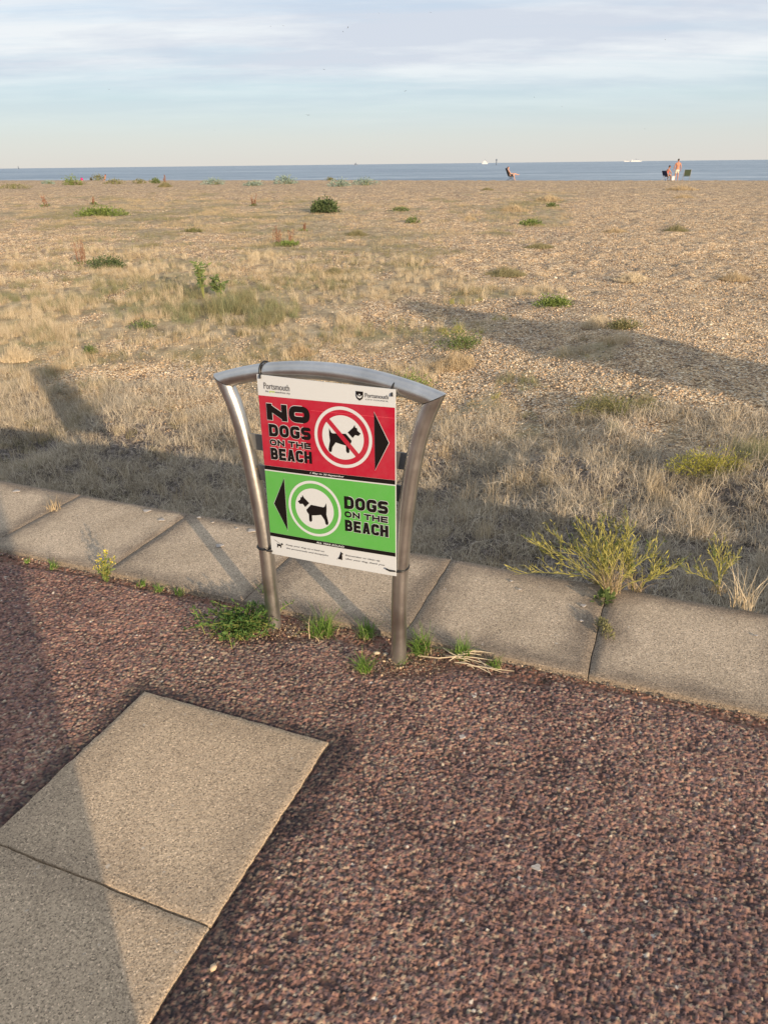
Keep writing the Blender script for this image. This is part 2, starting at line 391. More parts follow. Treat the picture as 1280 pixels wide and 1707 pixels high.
M_slab = mat('slab_concrete', None, .88, 0, .25, conc((.46, .35, .24), (.53, .41, .28), (.34, .26, .18), stain=.6))
def slab_boxes(boxes, z0, z1, bev, res=.02):
    Vs = []; Fs = []; W = []; off = 0
    for (k0, k1, n0, n1) in boxes:
        nk = max(3, int((k1 - k0) / res)) if k1 - k0 < 2 else 12; nn = max(3, int((n1 - n0) / res)) if n1 - n0 < 2 else 4
        ks = np.concatenate([[k0, k0, k0 + bev], np.linspace(k0 + bev, k1 - bev, nk)[1:-1], [k1 - bev, k1, k1]])
        ns = np.concatenate([[n0, n0, n0 + bev], np.linspace(n0 + bev, n1 - bev, nn)[1:-1], [n1 - bev, n1, n1]])
        Ng, Kg = np.meshgrid(ns, ks, indexing='ij')
        Z = np.full(Kg.shape, z1)
        Z += .0015 * (fbm(Kg * 9, Ng * 9, 5, 3) - .5)
        for sl in ((slice(None), 1), (slice(None), -2), (1, slice(None)), (-2, slice(None))): Z[sl] = z1 - bev * .8
        for sl in ((slice(None), 0), (slice(None), -1), (0, slice(None)), (-1, slice(None))): Z[sl] = z0
        jit = (vn(Kg * 45, Ng * 45, 3) - .5) * .0055
        kk = Kg + jit; nn_ = Ng + (vn(Kg * 45, Ng * 45, 4) - .5) * .0055
        dd = np.minimum(np.minimum(Kg - k0, k1 - Kg) * .8, np.minimum(Ng - n0, n1 - Ng))
        w = np.clip(1 - dd / .13, 0, 1) * (.75 + .5 * vn(Kg * 2 + k0 * 5, Ng * 3, 9)) + .7 * np.clip(1 - dd / .02, 0, 1) * vn(Kg * 16, Ng * 16, 12) + .5 * (float(hsh(np.array([k0 * 100]), np.array([n0 * 50]), 2)[0]) - .5)
        kk = kk.ravel(); nn_ = nn_.ravel()
        Vs.append(np.c_[KX[0] * kk + KN[0] * nn_, KX[1] * kk + KN[1] * nn_, Z.ravel()])
        Fs.append(gridfaces(*Kg.shape) + off); W.append(w.ravel()); off += Kg.size
    return np.vstack(Vs), np.vstack(Fs), np.concatenate(W)
J = [-.70 + .615 * i for i in range(-24, 25)]
J = [j + (.0) for j in J]; J[24 + 1] = -.10; J[24 + 2] = .505
bx = [(J[i] + .0012, J[i + 1] - .0012, S0, S1) for i in range(len(J) - 1)]
V_, F_, W_ = slab_boxes(bx, -1.1, .010, .0025, .03)
link('kerb', mesh_np('kerb', V_, F_, M_kerb, {'wear': W_}, False), kind='structure')
V_, F_, W_ = slab_boxes([(-60, J[0] - .01, S0, S1), (J[-1] + .01, 60, S0, S1)], -1.1, .014, .006)
link('kerb', mesh_np('kerb', V_, F_, M_kerb, {'wear': W_ * 0}, False), kind='structure')

bx = [(-1.333, -.722, .813, 1.388), (-1.333, -.722, .215, .808), (-1.333, -.722, -.385, .207)]
V_, F_, W_ = slab_boxes(bx, -.05, .0035, .0018, .02)
link('pavement', mesh_np('pavement', V_, F_, M_slab, {'wear': W_ * .9}, False), kind='structure')

# pale lichen and gum discs on the kerb
M_gum = mat('pale_spot', None, .9, 0, .2, varied((.32, .29, .26), (.46, .42, .38), 160, .001))
for px, py, r in [(420, 884, .017), (366, 909, .016), (332, 862, .009), (245, 851, .016), (270, 866, .014), (28, 818, .016), (972, 1009, .009), (866, 982, .006), (852, 968, .006), (969, 1034, .006), (1260, 1059, .005), (395, 880, .006), (355, 870, .005), (894, 1445, .010), (790, 1160, .006), (770, 1228, .008)]:
    d = ray(px, py); zc = .0155 if py < 1100 else .0035
    P = CO + d * ((zc - HC) / d[2]); bm = bmesh.new(); n = 14; a0 = random.random() * 6
    vs_ = [bm.verts.new((r * (1 + .25 * math.sin(a0 + 3 * a) + .12 * math.sin(5 * a)) * math.cos(a), .8 * r * (1 + .25 * math.sin(a0 + 3 * a)) * math.sin(a), 0)) for a in [2 * math.pi * i / n for i in range(n)]]
    bm.faces.new(vs_); me = bpy.data.meshes.new('spot'); 
    r2_ = bmesh.ops.extrude_face_region(bm, geom=bm.faces[:]); bmesh.ops.translate(bm, vec=(0, 0, -.003), verts=[v for v in r2_['geom'] if isinstance(v, bmesh.types.BMVert)])
    bmesh.ops.recalc_face_normals(bm, faces=bm.faces[:])
    bm.to_mesh(me); bm.free(); me.materials.append(M_gum)
    link('gum_spot', me, kind='stuff', label='pale flattened spots of gum and lichen stuck on the paving', cat='gum', loc=tuple(P))

# ------------------------------------------------------------------ blades, tufts, leaves
def blades(nb, h, w, spread, lean, seg=3, curl=.6, hv=.4, rs=None, flat=0.0):
    r = rs or rng
    az = r.uniform(0, 2 * np.pi, nb); rad = spread * np.sqrt(r.uniform(0, 1, nb)); a2 = r.uniform(0, 2 * np.pi, nb)
    hh = h * (1 + hv * r.uniform(-1, 1, nb)); ln = lean * r.uniform(.1, 1.3, nb) + flat
    Vs = []; Fs = []
    base = np.c_[rad * np.cos(a2), rad * np.sin(a2)]
    wx = -np.sin(az) ; wy = np.cos(az)
    tw = r.uniform(0, np.pi, nb); 
    side = np.c_[np.cos(tw), np.sin(tw), np.zeros(nb)]
    for i in range(seg + 1):
        t = i / seg; ang = ln * (.35 + curl * t) 
        hor = hh * np.sin(np.clip(ang, 0, 1.5)) * t; ver = hh * np.cos(np.clip(ang, 0, 1.5)) * t
        c = np.c_[base[:, 0] + hor * np.cos(az), base[:, 1] + hor * np.sin(az), ver - .004]
        ww = w * (1 - .85 * t) * .5
        Vs += [c - side * ww, c + side * ww]
    V = np.stack(Vs, 1).reshape(-1, 3); k = 2 * (seg + 1)
    b0 = np.arange(nb) * k
    Fq = np.concatenate([np.c_[b0 + 2 * i, b0 + 2 * i + 1, b0 + 2 * i + 3, b0 + 2 * i + 2] for i in range(seg)])
    return V, Fq
def join(parts):
    V = []; Fq = []; off = 0
    for v, f in parts: V.append(v); Fq.append(np.asarray(f) + off); off += len(v)
    return np.vstack(V), np.vstack(Fq)
def leaf_cloud(n, pts_fn, size, aspect=.5, up=.3, r=None):
    r = r or rng
    P, Nrm = pts_fn(n)
    d = Nrm + r.normal(0, .6, (n, 3)); d[:, 2] += up; d /= np.linalg.norm(d, axis=1)[:, None]
    q = np.cross(d, r.normal(0, 1, (n, 3))); q /= np.linalg.norm(q, axis=1)[:, None]
    L_ = size * r.uniform(.6, 1.4, n)[:, None]; w = L_ * aspect
    f = np.cross(d, q)
    a = P; b_ = P + d * L_ * .5 + q * w * .5; c = P + d * L_ + f * L_ * .12; e = P + d * L_ * .5 - q * w * .5
    V = np.stack([a, b_, c, e], 1).reshape(-1, 3); i = np.arange(n) * 4
    return V, np.c_[i, i + 1, i + 2, i + 3]
def dome_pts(w, dp, h, lumps=5, r=None):
    r = r or rng
    cs = [(0, 0, 1.0)] + [(r.uniform(-.55, .55), r.uniform(-.5, .5), r.uniform(.5, .85)) for _ in range(lumps)]
    def fn(n):
        i = r.integers(0, len(cs), n); cc = np.array(cs)[i]
        d = r.normal(0, 1, (n, 3)); d[:, 2] = np.abs(d[:, 2]); d /= np.linalg.norm(d, axis=1)[:, None]
        rad = r.uniform(.45, 1.0, n)[:, None] ** .6 * cc[:, 2:3] * .62
        P = np.c_[cc[:, 0], cc[:, 1], np.zeros(n)] * .5 + d * rad
        P = P * np.array([w, dp, h * 1.5]); 
        return P, d
    return fn

straw1 = leafmat('straw', (.33, .245, .14), (.60, .48, .31), .15)
straw2 = leafmat('pale_straw', (.46, .37, .24), (.74, .63, .45), .15)
deadg = leafmat('grey_dead_grass', (.20, .165, .12), (.78, .68, .52), .1)
greeng = leafmat('fresh_grass', (.09, .17, .03), (.19, .30, .06), .3)
olive = leafmat('dull_green_grass', (.16, .155, .075), (.36, .31, .17), .2)
greyg = leafmat('grey_green_grass', (.16, .19, .09), (.36, .35, .20), .25)
yelg = leafmat('yellow_green', (.30, .30, .05), (.50, .46, .11), .3)

def scatter(name, protos, pts, rot, scl, idx, label, cat):
    col = bpy.data.collections.new(name + '_shapes')
    for i, (V, Fq, mt) in enumerate(protos):
        o = bpy.data.objects.new('%s_shape_%02d' % (name, i), mesh_np(name + '_shape', V, Fq, mt)); col.objects.link(o)
    me = bpy.data.meshes.new(name); n = len(pts)
    me.vertices.add(n); me.vertices.foreach_set('co', np.asarray(pts, np.float32).ravel())
    a = me.attributes.new('rot', 'FLOAT_VECTOR', 'POINT'); a.data.foreach_set('vector', np.asarray(rot, np.float32).ravel())
    a = me.attributes.new('scl', 'FLOAT', 'POINT'); a.data.foreach_set('value', np.asarray(scl, np.float32))
    a = me.attributes.new('idx', 'INT', 'POINT'); a.data.foreach_set('value', np.asarray(idx, np.int32))
    o = link(name, me, label=label, cat=cat, kind='stuff')
    ng = bpy.data.node_groups.new(name, 'GeometryNodeTree')
    ng.interface.new_socket('Geometry', in_out='INPUT', socket_type='NodeSocketGeometry')
    ng.interface.new_socket('Geometry', in_out='OUTPUT', socket_type='NodeSocketGeometry')
    gi = ng.nodes.new('NodeGroupInput'); go = ng.nodes.new('NodeGroupOutput')
    ip = ng.nodes.new('GeometryNodeInstanceOnPoints'); ci = ng.nodes.new('GeometryNodeCollectionInfo')
    ci.inputs['Collection'].default_value = col; ci.inputs['Separate Children'].default_value = True; ci.inputs['Reset Children'].default_value = True
    ng.links.new(gi.outputs[0], ip.inputs['Points']); ng.links.new(ci.outputs[0], ip.inputs['Instance'])
    ip.inputs['Pick Instance'].default_value = True
    def na_(nm, ty):
        q = ng.nodes.new('GeometryNodeInputNamedAttribute'); q.data_type = ty; q.inputs['Name'].default_value = nm
        return [s for s in q.outputs if s.enabled and s.name == 'Attribute'][0]
    ng.links.new(na_('idx', 'INT'), ip.inputs['Instance Index'])
    er = ng.nodes.new('FunctionNodeEulerToRotation'); ng.links.new(na_('rot', 'FLOAT_VECTOR'), er.inputs[0]); ng.links.new(er.outputs[0], ip.inputs['Rotation'])
    ng.links.new(na_('scl', 'FLOAT'), ip.inputs['Scale'])
    ng.links.new(ip.outputs[0], go.inputs[0])
    mod = o.modifiers.new('scatter', 'NODES'); mod.node_group = ng
    return o
def yaw(n, tilt=.12): return np.c_[rng.normal(0, tilt, n), rng.normal(0, tilt, n), rng.uniform(0, 6.283, n)]
def sample_sk(n, s0, s1, tm, power=1.0):
    """points on the beach in the wedge the photograph could see, denser near by"""
    s = s0 + (s1 - s0) * rng.uniform(0, 1, n) ** power
    t = rng.uniform(-tm, tm, n); kk = -0.40 * (s + 2.48) + (s + 3.2) * t
    return KX[0] * kk + KN[0] * (s + S1), KX[1] * kk + KN[1] * (s + S1), s

# near band: flattened grey dead grass
pr = []
for i in range(6):
    a = blades(20, .11, .0034, .06, .9, 4, 1.0, .5, flat=.6); b_ = blades(9, .12, .0034, .05, .6, 4, 1.0)
    pr.append((*join([a, b_]), deadg))
xx, yy, s = sample_sk(19000, 0.25, 4.6, 1.3)
k_ = fbm(xx * 2.2, yy * 2.2, 14, 3); ok = (k_ > .46 - .25 * rng.uniform(0, 1, len(xx)) ** 3) & (s < 4.2 + .8 * (k_ - .5))
xx, yy = xx[ok], yy[ok]; n_ = len(xx)
scatter('dead_grass', pr, np.c_[xx, yy, terr2(xx, yy)], yaw(n_, .2), rng.uniform(.6, 1.25, n_), rng.integers(0, 6, n_),
        'flattened grey dead grass matted behind the concrete kerb', 'grass')
# straw: standing dry tufts
pr = []
for i in range(5):
    pr.append((*blades(46, .115, .0030, .07, .62, 4, .9, .55), straw1 if i % 2 else straw2))
for i in range(3):
    pr.append((*blades(24, .18, .0030, .045, .34, 4, .8, .5), straw2))
xx, yy, s = sample_sk(42000, .5, 13, .95, .9)
dn = dry(xx, yy); cl = fbm(xx * 2.6, yy * 2.6, 33, 3)
pxx, pyy = project(np.c_[xx, yy, np.full(len(xx), -.3)])
band = np.clip((s - 1.2) / 2.8, .10, 1) * np.where(pxx > 700, 1.1, .9)
ok = rng.uniform(0, 1, len(xx)) < dn * band * np.clip((cl - .38) * 4, 0.04, 1)
xx, yy, s, cl = xx[ok], yy[ok], s[ok], cl[ok]; n_ = len(xx)
pr += [(*blades(34, .10, .0030, .06, .6, 4, .9, .5), olive), (*blades(34, .10, .0030, .06, .6, 4, .9, .5), yelg)]
gn = fbm(xx * .8, yy * .7, 57, 3)
idx = np.where((rng.uniform(0, 1, n_) < .16), rng.integers(5, 8, n_), rng.integers(0, 5, n_))
tall = (pxx[ok] > 650) & (s > 1.8) & (s < 5.5) & (rng.uniform(0, 1, n_) < .3); idx = np.where(tall, rng.integers(5, 8, n_), idx)
idx = np.where((gn > .54) & ~tall & (rng.uniform(0, 1, n_) < .5), 8, idx); idx = np.where((gn > .60) & (pxx[ok] > 700) & (rng.uniform(0, 1, n_) < .3), 9, idx)
scatter('dry_grass', pr, np.c_[xx, yy, terr2(xx, yy)], yaw(n_, .12), rng.uniform(.5, 1.1, n_) * (.7 + .6 * (cl - .3)), idx,
        'straw coloured dry grass growing in drifts over the shingle', 'grass')
# further off
pr = [(*blades(30, .075, .007, .17, 1.0, 2, .9, .5), straw1) for i in range(4)] + [(*blades(30, .07, .007, .17, 1.0, 2, .9, .5), olive) for i in range(2)]
xx, yy, s = sample_sk(90000, 9.5, 66, .80, .9)
dn = dry(xx, yy); cl = fbm(xx * 1.2, yy * .8, 35, 3)
ok = rng.uniform(0, 1, len(xx)) < dn * np.clip((cl - .36) * 4, 0.02, 1) * .9
xx, yy, s = xx[ok], yy[ok], s[ok]; n_ = len(xx)
gn = fbm(xx * .5, yy * .5, 52, 3)
idx = np.where(gn > .53, rng.integers(4, 6, n_), rng.integers(0, 4, n_))
scatter('distant_dry_grass', pr, np.c_[xx, yy, terr2(xx, yy)], yaw(n_, .1), rng.uniform(.5, 1.15, n_), idx,
        'low dry grass thinning out towards the sea', 'grass')
# dull green grass drifts
GR = [(865, 362, 78, 22, 1.0, .11), (905, 345, 50, 12, 1.0, .11), (330, 352, 260, 14, .45, .10), (150, 405, 170, 16, .4, .12), (60, 455, 120, 14, .5, .14), (700, 395, 60, 10, .4, .10), (600, 350, 60, 8, .6, .10), (60, 520, 120, 24, .35, .14), (200, 520, 90, 14, .35, .12), (520, 470, 70, 14, .5, .12), (250, 400, 120, 10, .5, .12), (700, 500, 60, 10, .5, .12), (385, 520, 115, 30, 1.6, .24), (440, 480, 120, 14, .7, .14), (330, 440, 120, 12, .6, .12), (120, 640, 100, 20, .25, .12), (640, 540, 60, 16, .5, .12), (1010, 700, 140, 20, .4, .14), (870, 640, 60, 14, .4, .12), (350, 500, 60, 20, .9, .22), (120, 490, 120, 26, .7, .16), (30, 490, 60, 20, .7, .16), (1040, 680, 110, 16, .6, .16), (60, 560, 90, 20, .4, .12), (640, 560, 120, 16, .35, .12),
      (640, 430, 60, 10, .4, .12), (1240, 760, 70, 30, .3, .15), (230, 480, 80, 22, .7, .2)]
P_ = []; S_ = []
for cx, cy, rx, ry, a, hgt in GR:
    for _ in range(int(rx * ry * a * .12)):
        r_ = math.sqrt(random.random()); th = random.random() * 6.283
        q = on_ground(cx + rx * r_ * math.cos(th), cy + ry * r_ * math.sin(th))
        
        kk_ = float(fbm(np.array([q[0] * 2.2]), np.array([q[1] * 1.6]), 66, 3)[0])
        if kk_ < .44 + .12 * r_: continue
        P_.append(q); S_.append(hgt / .2 * random.uniform(.35, 1.15) * (1.1 - .5 * r_))
pr = [(*blades(34, .2, .0042, .11, .45, 4, .8, .5), greyg) for i in range(3)] + [(*blades(34, .2, .0042, .12, .55, 4, .8, .5), olive) for i in range(2)]
n_ = len(P_)
scatter('green_grass', pr, P_, yaw(n_, .1), S_, rng.integers(0, 5, n_), 'soft grey-green grass standing among the dry straw', 'grass')

# shingle pebbles as real stones
def stone(seed):
    bm = bmesh.new(); bmesh.ops.create_icosphere(bm, subdivisions=1, radius=1)
    r = random.Random(seed)
    for v in bm.verts: v.co *= r.uniform(.78, 1.15)
    sc = (r.uniform(.8, 1.25), r.uniform(.6, .9), r.uniform(.4, .6))
    for v in bm.verts: v.co = Vector((v.co.x * sc[0], v.co.y * sc[1], v.co.z * sc[2]))
    V = np.array([v.co[:] for v in bm.verts]); Fq = np.array([[v.index for v in f.verts] for f in bm.faces]); bm.free(); return V, Fq
def pebc(c1, c2):
    def f(t, b):
        oi = N(t, 'ShaderNodeObjectInfo').outputs['Random']
        t.links.new(ramp(t, oi, [(0, c1), (1, c2)]), b.inputs['Base Color'])
    return f
pm = [mat('pebble_tan', None, .7, 0, .3, pebc((.40, .28, .17), (.62, .46, .30))), mat('pebble_pale', None, .7, 0, .3, pebc((.50, .41, .29), (.72, .64, .50))),
      mat('pebble_grey', None, .7, 0, .3, pebc((.20, .165, .13), (.38, .33, .26))), mat('pebble_ochre', None, .7, 0, .3, pebc((.40, .27, .15), (.60, .43, .27)))]
pw = [0, 0, 0, 1, 1, 2, 2, 3, 3, 0]
pr = [(*stone(i), pm[pw[i]]) for i in range(10)]
xx, yy, s = sample_sk(470000, 1.2, 40, .70, .85)
dn = dry(xx, yy)
w_ = 1.6 * np.clip(1 - (s / 42) ** 1.3, 0, 1)
ok = rng.uniform(0, 1, len(xx)) < np.clip(1 - 1.02 * dn, .03, 1) * (w_ / 1.6) * np.clip((s - 1.0) / 2.5, .12, 1)
xx, yy, s = xx[ok], yy[ok], s[ok]; n_ = len(xx)
sz = rng.lognormal(math.log(.0090), .36, n_) * (1 + np.clip((s - 12) / 40, 0, .3))
rt = yaw(n_, .35)
scatter('shingle_pebbles', pr, np.c_[xx, yy, terr2(xx, yy) + sz * .2], rt, sz, rng.integers(0, 10, n_), 'loose tan, white and grey pebbles covering the beach', 'pebbles')
print('pebbles', n_)
#PART2
# ------------------------------------------------------------------ generic solids
def bm_obj(name, bm, mt, parent=None, smooth=True, recalc=True, **kw):
    if recalc: bmesh.ops.recalc_face_normals(bm, faces=bm.faces[:])
    me = bpy.data.meshes.new(name); bm.to_mesh(me); bm.free()
    for q in (mt if isinstance(mt, list) else [mt]): me.materials.append(q)
    if smooth:
        me.polygons.foreach_set('use_smooth', [True] * len(me.polygons))
        try: me.set_sharp_from_angle(angle=R(40))
        except Exception: pass
    return link(name, me, parent, **kw)
def sweep(bm, pts, rad, seg=12, n0=None, n1=None, caps=True, flat=1.0):
    """tube through pts; n0/n1 are the end-plane normals (mitres)"""
    pts = [Vector(p) for p in pts]; n = len(pts); rads = rad if hasattr(rad, '__len__') else [rad] * n
    T = []
    for i in range(n):
        a = pts[i] - pts[i - 1] if i else pts[1] - pts[0]; b_ = pts[i + 1] - pts[i] if i < n - 1 else a
        T.append((a.normalized() + b_.normalized()).normalized())
    ref = Vector((0, 0, 1)) if abs(T[0].z) < .9 else Vector((0, 1, 0))
    u = (ref - T[0] * ref.dot(T[0])).normalized(); rings = []
    for i in range(n):
        u = (u - T[i] * u.dot(T[i])).normalized(); v = T[i].cross(u)
        pn = (n0 if i == 0 else n1 if i == n - 1 else None); ring = []
        for j in range(seg):
            a = 2 * math.pi * j / seg; o = (u * math.cos(a) + v * math.sin(a) * flat) * rads[i]
            if pn is not None:
                pn = Vector(pn); d = T[i]; o = o - d * (o.dot(pn) / d.dot(pn))
            ring.append(bm.verts.new(pts[i] + o))
        rings.append(ring)
    for i in range(n - 1):
        for j in range(seg): bm.faces.new((rings[i][j], rings[i][(j + 1) % seg], rings[i + 1][(j + 1) % seg], rings[i + 1][j]))
    if caps:
        bm.faces.new(rings[0][::-1]); bm.faces.new(rings[-1])
def box(bm, c, s, rot=None, bev=0.0):
    r = bmesh.ops.create_cube(bm, size=1); vs_ = r['verts']
    for v in vs_: v.co = Vector((v.co.x * s[0], v.co.y * s[1], v.co.z * s[2]))
    if bev: bmesh.ops.bevel(bm, geom=list({e for v in vs_ for e in v.link_edges}), offset=bev, segments=2, affect='EDGES', profile=.6); vs_ = [v for v in bm.verts if v not in getattr(box, 'old', set())] if False else vs_
    M = Matrix.Translation(Vector(c)) @ (Euler(rot).to_matrix().to_4x4() if rot else Matrix())
    if bev:
        # verts of the bevelled cube are the most recent ones
        vs_ = bm.verts[:][-24:] if len(bm.verts) >= 24 else bm.verts[:]
    for v in vs_: v.co = M @ v.co
def empty(name, loc, label, cat, group=None, rot=(0, 0, 0)):
    o = bpy.data.objects.new(name, None); C.objects.link(o); o.location = loc; o.rotation_euler = rot
    o.empty_display_size = .1; o['label'] = label; o['category'] = cat
    if group: o['group'] = group
    return o
def lathe(bm, prof, seg=24, c=(0, 0, 0)):
    rings = [[bm.verts.new((c[0] + r * math.cos(2 * math.pi * j / seg), c[1] + r * math.sin(2 * math.pi * j / seg), c[2] + zc)) for j in range(seg)] for r, zc in prof]
    for a, b_ in zip(rings, rings[1:]):
        for j in range(seg): bm.faces.new((a[j], a[(j + 1) % seg], b_[(j + 1) % seg], b_[j]))
    bm.faces.new(rings[0][::-1]); bm.faces.new(rings[-1])

# ------------------------------------------------------------------ the sign frame
def steel_f(t, b):
    o = tco(t)
    n = noise(t, vmap(t, o, (60, 60, 900)), 1.0, 4, .7); n2 = noise(t, o, 9, 5, .6)
    t.links.new(mix(t, ramp(t, n2, [(.35, g(0)), (.7, g(1))]), (.46, .44, .41), (.66, .64, .61)), b.inputs['Base Color'])
    t.links.new(ramp(t, mth(t, 'ADD', mth(t, 'MULTIPLY', n, .5), mth(t, 'MULTIPLY', n2, .5)), [(.3, g(.26)), (.7, g(.42))]), b.inputs['Roughness'])
    bump(t, b, n, .12, .0008)
    sx_ = N(t, 'ShaderNodeSeparateXYZ'); t.links.new(o, sx_.inputs[0]); low = ramp(t, mth(t, 'ADD', sx_.outputs[2], mth(t, 'MULTIPLY', n2, .08)), [(.05, g(1)), (.14, g(0))])
    t.links.new(ramp(t, low, [(0, g(1.0)), (1, g(.88))]), b.inputs['Metallic'])
M_steel = mat('brushed_steel', None, .28, 1.0, .5, steel_f)
M_plate = mat('grey_plate', (.15, .15, .15), .5, .4, .4)
M_weld = mat('weld', (.42, .27, .10), .5, .7, .4)
TILT = .033
root = empty('sign_frame', ((AX + BX) / 2, (AY + BY) / 2, 0.0), 'brushed steel frame with flared curved posts and arched top rail standing in red tarmac', 'sign frame', rot=(0, 0, R(-25.79)))
pu = np.array([.235, .236, .240, .256, .272, .293, .316, .337]); pz = np.array([0, .15, .32, .50, .62, .74, .82, .858])
zs = np.concatenate([[-.06], np.linspace(0, .858, 26)]); us = np.interp(zs, pz, pu)
# smooth the profile
for _ in range(3): us[2:-1] = (us[1:-2] + us[2:-1] * 2 + us[3:]) / 4
au = np.linspace(-.337, .337, 33); az_ = .911 - .445 * au ** 2
RAD = .0245
def miter(sx_):
    dp = Vector((sx_ * (us[-1] - us[-2]), 0, zs[-1] - zs[-2])).normalized()
    da = Vector((au[0] - au[1], 0, az_[0] - az_[1])).normalized(); 
    if sx_ > 0: da.x = -da.x
    return (dp - da).normalized() if False else (dp + (-da)).normalized()
for sx_ in (-1, 1):
    bm = bmesh.new()
    sweep(bm, [(sx_ * u_, 0, z_) for u_, z_ in zip(us, zs)], RAD, 24, n1=miter(sx_))
    link_o = bm_obj('post', bm, M_steel, root)
    for zc, uu in ((.70, .288), (.60, .270)):
        bm = bmesh.new(); c0 = Vector((sx_ * (uu - .021), .004, zc))
        for j in range(4):
            r_ = bmesh.ops.create_icosphere(bm, subdivisions=2, radius=.0045)
            for v in r_['verts']: v.co = v.co * (1 + .3 * (j % 2)) + c0 + Vector((0, -.008 - .001 * j, -.006 * j - .008))
        bm_obj('weld', bm, M_weld, link_o)
bm = bmesh.new()
mL = miter(-1); mR = miter(1)
# arch direction runs +x: mitre normals must face along it
sweep(bm, [(u_, 0, z_) for u_, z_ in zip(au, az_)], RAD + .0006, 24, n0=mL, n1=mR)
bm_obj('arched_rail', bm, M_steel, root)
for zc, hgt, hu in ((.672, .05, .285), (.572, .05, .263)):
    bm = bmesh.new(); box(bm, (0, .004, zc), (2 * (hu - .012), .005, hgt)); bm_obj('crossbar', bm, M_plate, root, smooth=False)
bm = bmesh.new(); box(bm, (0, -.0045, .62), (.36, .004, .20)); bm_obj('backing_plate', bm, M_plate, root, smooth=False)

# ------------------------------------------------------------------ the printed notice
def printed(c):
    # faded and slightly grubby print
    def f(t, b):
        o = tco(t); n = noise(t, o, 14, 7, .7); n2 = noise(t, vmap(t, o, (40, 40, 6)), 1.0, 5, .7)
        c_ = mix(t, ramp(t, n, [(.35, g(0)), (.75, g(.30))]), c, tuple(v * .75 + .10 for v in c))
        c_ = mix(t, ramp(t, n2, [(.60, g(0)), (.80, g(.35))]), c_, tuple(v * .6 + .03 for v in c))
        t.links.new(c_, b.inputs['Base Color']); t.links.new(ramp(t, n, [(.3, g(.32)), (.7, g(.55))]), b.inputs['Roughness'])
    return f
W_WHITE = mat('print_white', (.50, .525, .545), .42, 0, .4, printed((.50, .525, .545))); W_RED = mat('print_red', (.35, .006, .026), .42, 0, .4, printed((.35, .006, .026)))
W_GREEN = mat('print_green', (.080, .33, .058), .42, 0, .4, printed((.080, .33, .058))); W_BLACK = mat('print_black', (.008, .006, .006), .6, 0, .12)
W_GREY = mat('print_grey', (.11, .11, .115), .5, 0, .3); W_LIME = mat('print_lime', (.42, .55, .05), .5, 0, .3)
notice = empty('notice_board', root.location[:], 'printed white, red and green dog notice with black lettering tied to the steel frame', 'sign', rot=(0, 0, R(-25.79)))
PX0, PX1, PZ0, PZ1 = -.197, .241, .313, .890
def bow(x, z_): return -.0305 - .003 * math.sin((x - PX0) / (PX1 - PX0) * math.pi)
def lay_mesh(name, bm, mt, layer, parent):
    # finely cut so that prints follow the slight bow of the sheet
    for v in bm.verts: v.co.y = bow(v.co.x, v.co.z) - .0007 - layer * .00045
    return bm_obj(name, bm, mt, parent, smooth=False, recalc=False)
def quadgrid(bm, x0, x1, z0, z1, n=24):
    row = [[bm.verts.new((x0 + (x1 - x0) * i / n, 0, zc)) for i in range(n + 1)] for zc in (z0, z1)]
    for i in range(n): bm.faces.new((row[0][i], row[0][i + 1], row[1][i + 1], row[1][i]))
def strip_fan(bm, c, pts):
    for i in range(len(pts)): pass
def poly(bm, pts):
    f = bm.faces.new([bm.verts.new((p[0], 0, p[1])) for p in pts])
    f.normal_update(); bmesh.ops.triangulate(bm, faces=[f])
bm = bmesh.new()
n_ = 24; fr = []; bk = []
for i in range(n_ + 1):
    xx_ = PX0 + (PX1 - PX0) * i / n_
    fr.append([bm.verts.new((xx_, bow(xx_, 0), zc)) for zc in (PZ0, PZ1)]); bk.append([bm.verts.new((xx_, bow(xx_, 0) + .003, zc)) for zc in (PZ0, PZ1)])
for i in range(n_):
    bm.faces.new((fr[i][0], fr[i + 1][0], fr[i + 1][1], fr[i][1])); bm.faces.new((bk[i][0], bk[i][1], bk[i + 1][1], bk[i + 1][0]))
    bm.faces.new((fr[i][1], fr[i + 1][1], bk[i + 1][1], bk[i][1])); bm.faces.new((fr[i][0], bk[i][0], bk[i + 1][0], fr[i + 1][0]))
for a in (0, n_): bm.faces.new((fr[a][0], fr[a][1], bk[a][1], bk[a][0]))
sheet = bm_obj('sheet', bm, W_WHITE, notice, smooth=False)
def band(name, z0, z1, mt, layer=1):
    bm = bmesh.new(); quadgrid(bm, PX0 + .0012, PX1 - .0012, z0, z1); return lay_mesh(name, bm, mt, layer, notice)
band('red_panel', .620, .834, W_RED); band('black_band', .6065, .6195, W_BLACK); band('green_panel', .3915, .6025, W_GREEN); band('black_band', .3785, .391, W_BLACK)
def ring(bm, c, r0, r1, n=64):
    for i in range(n):
        a, b_ = 2 * math.pi * i / n, 2 * math.pi * (i + 1) / n
        p = [(c[0] + r * math.cos(t), c[1] + r * math.sin(t)) for r, t in ((r0, a), (r1, a), (r1, b_), (r0, b_))]
        if r0 < 1e-6: bm.faces.new([bm.verts.new((q[0], 0, q[1])) for q in (p[0], p[1], p[2])])
        else: bm.faces.new([bm.verts.new((q[0], 0, q[1])) for q in p])
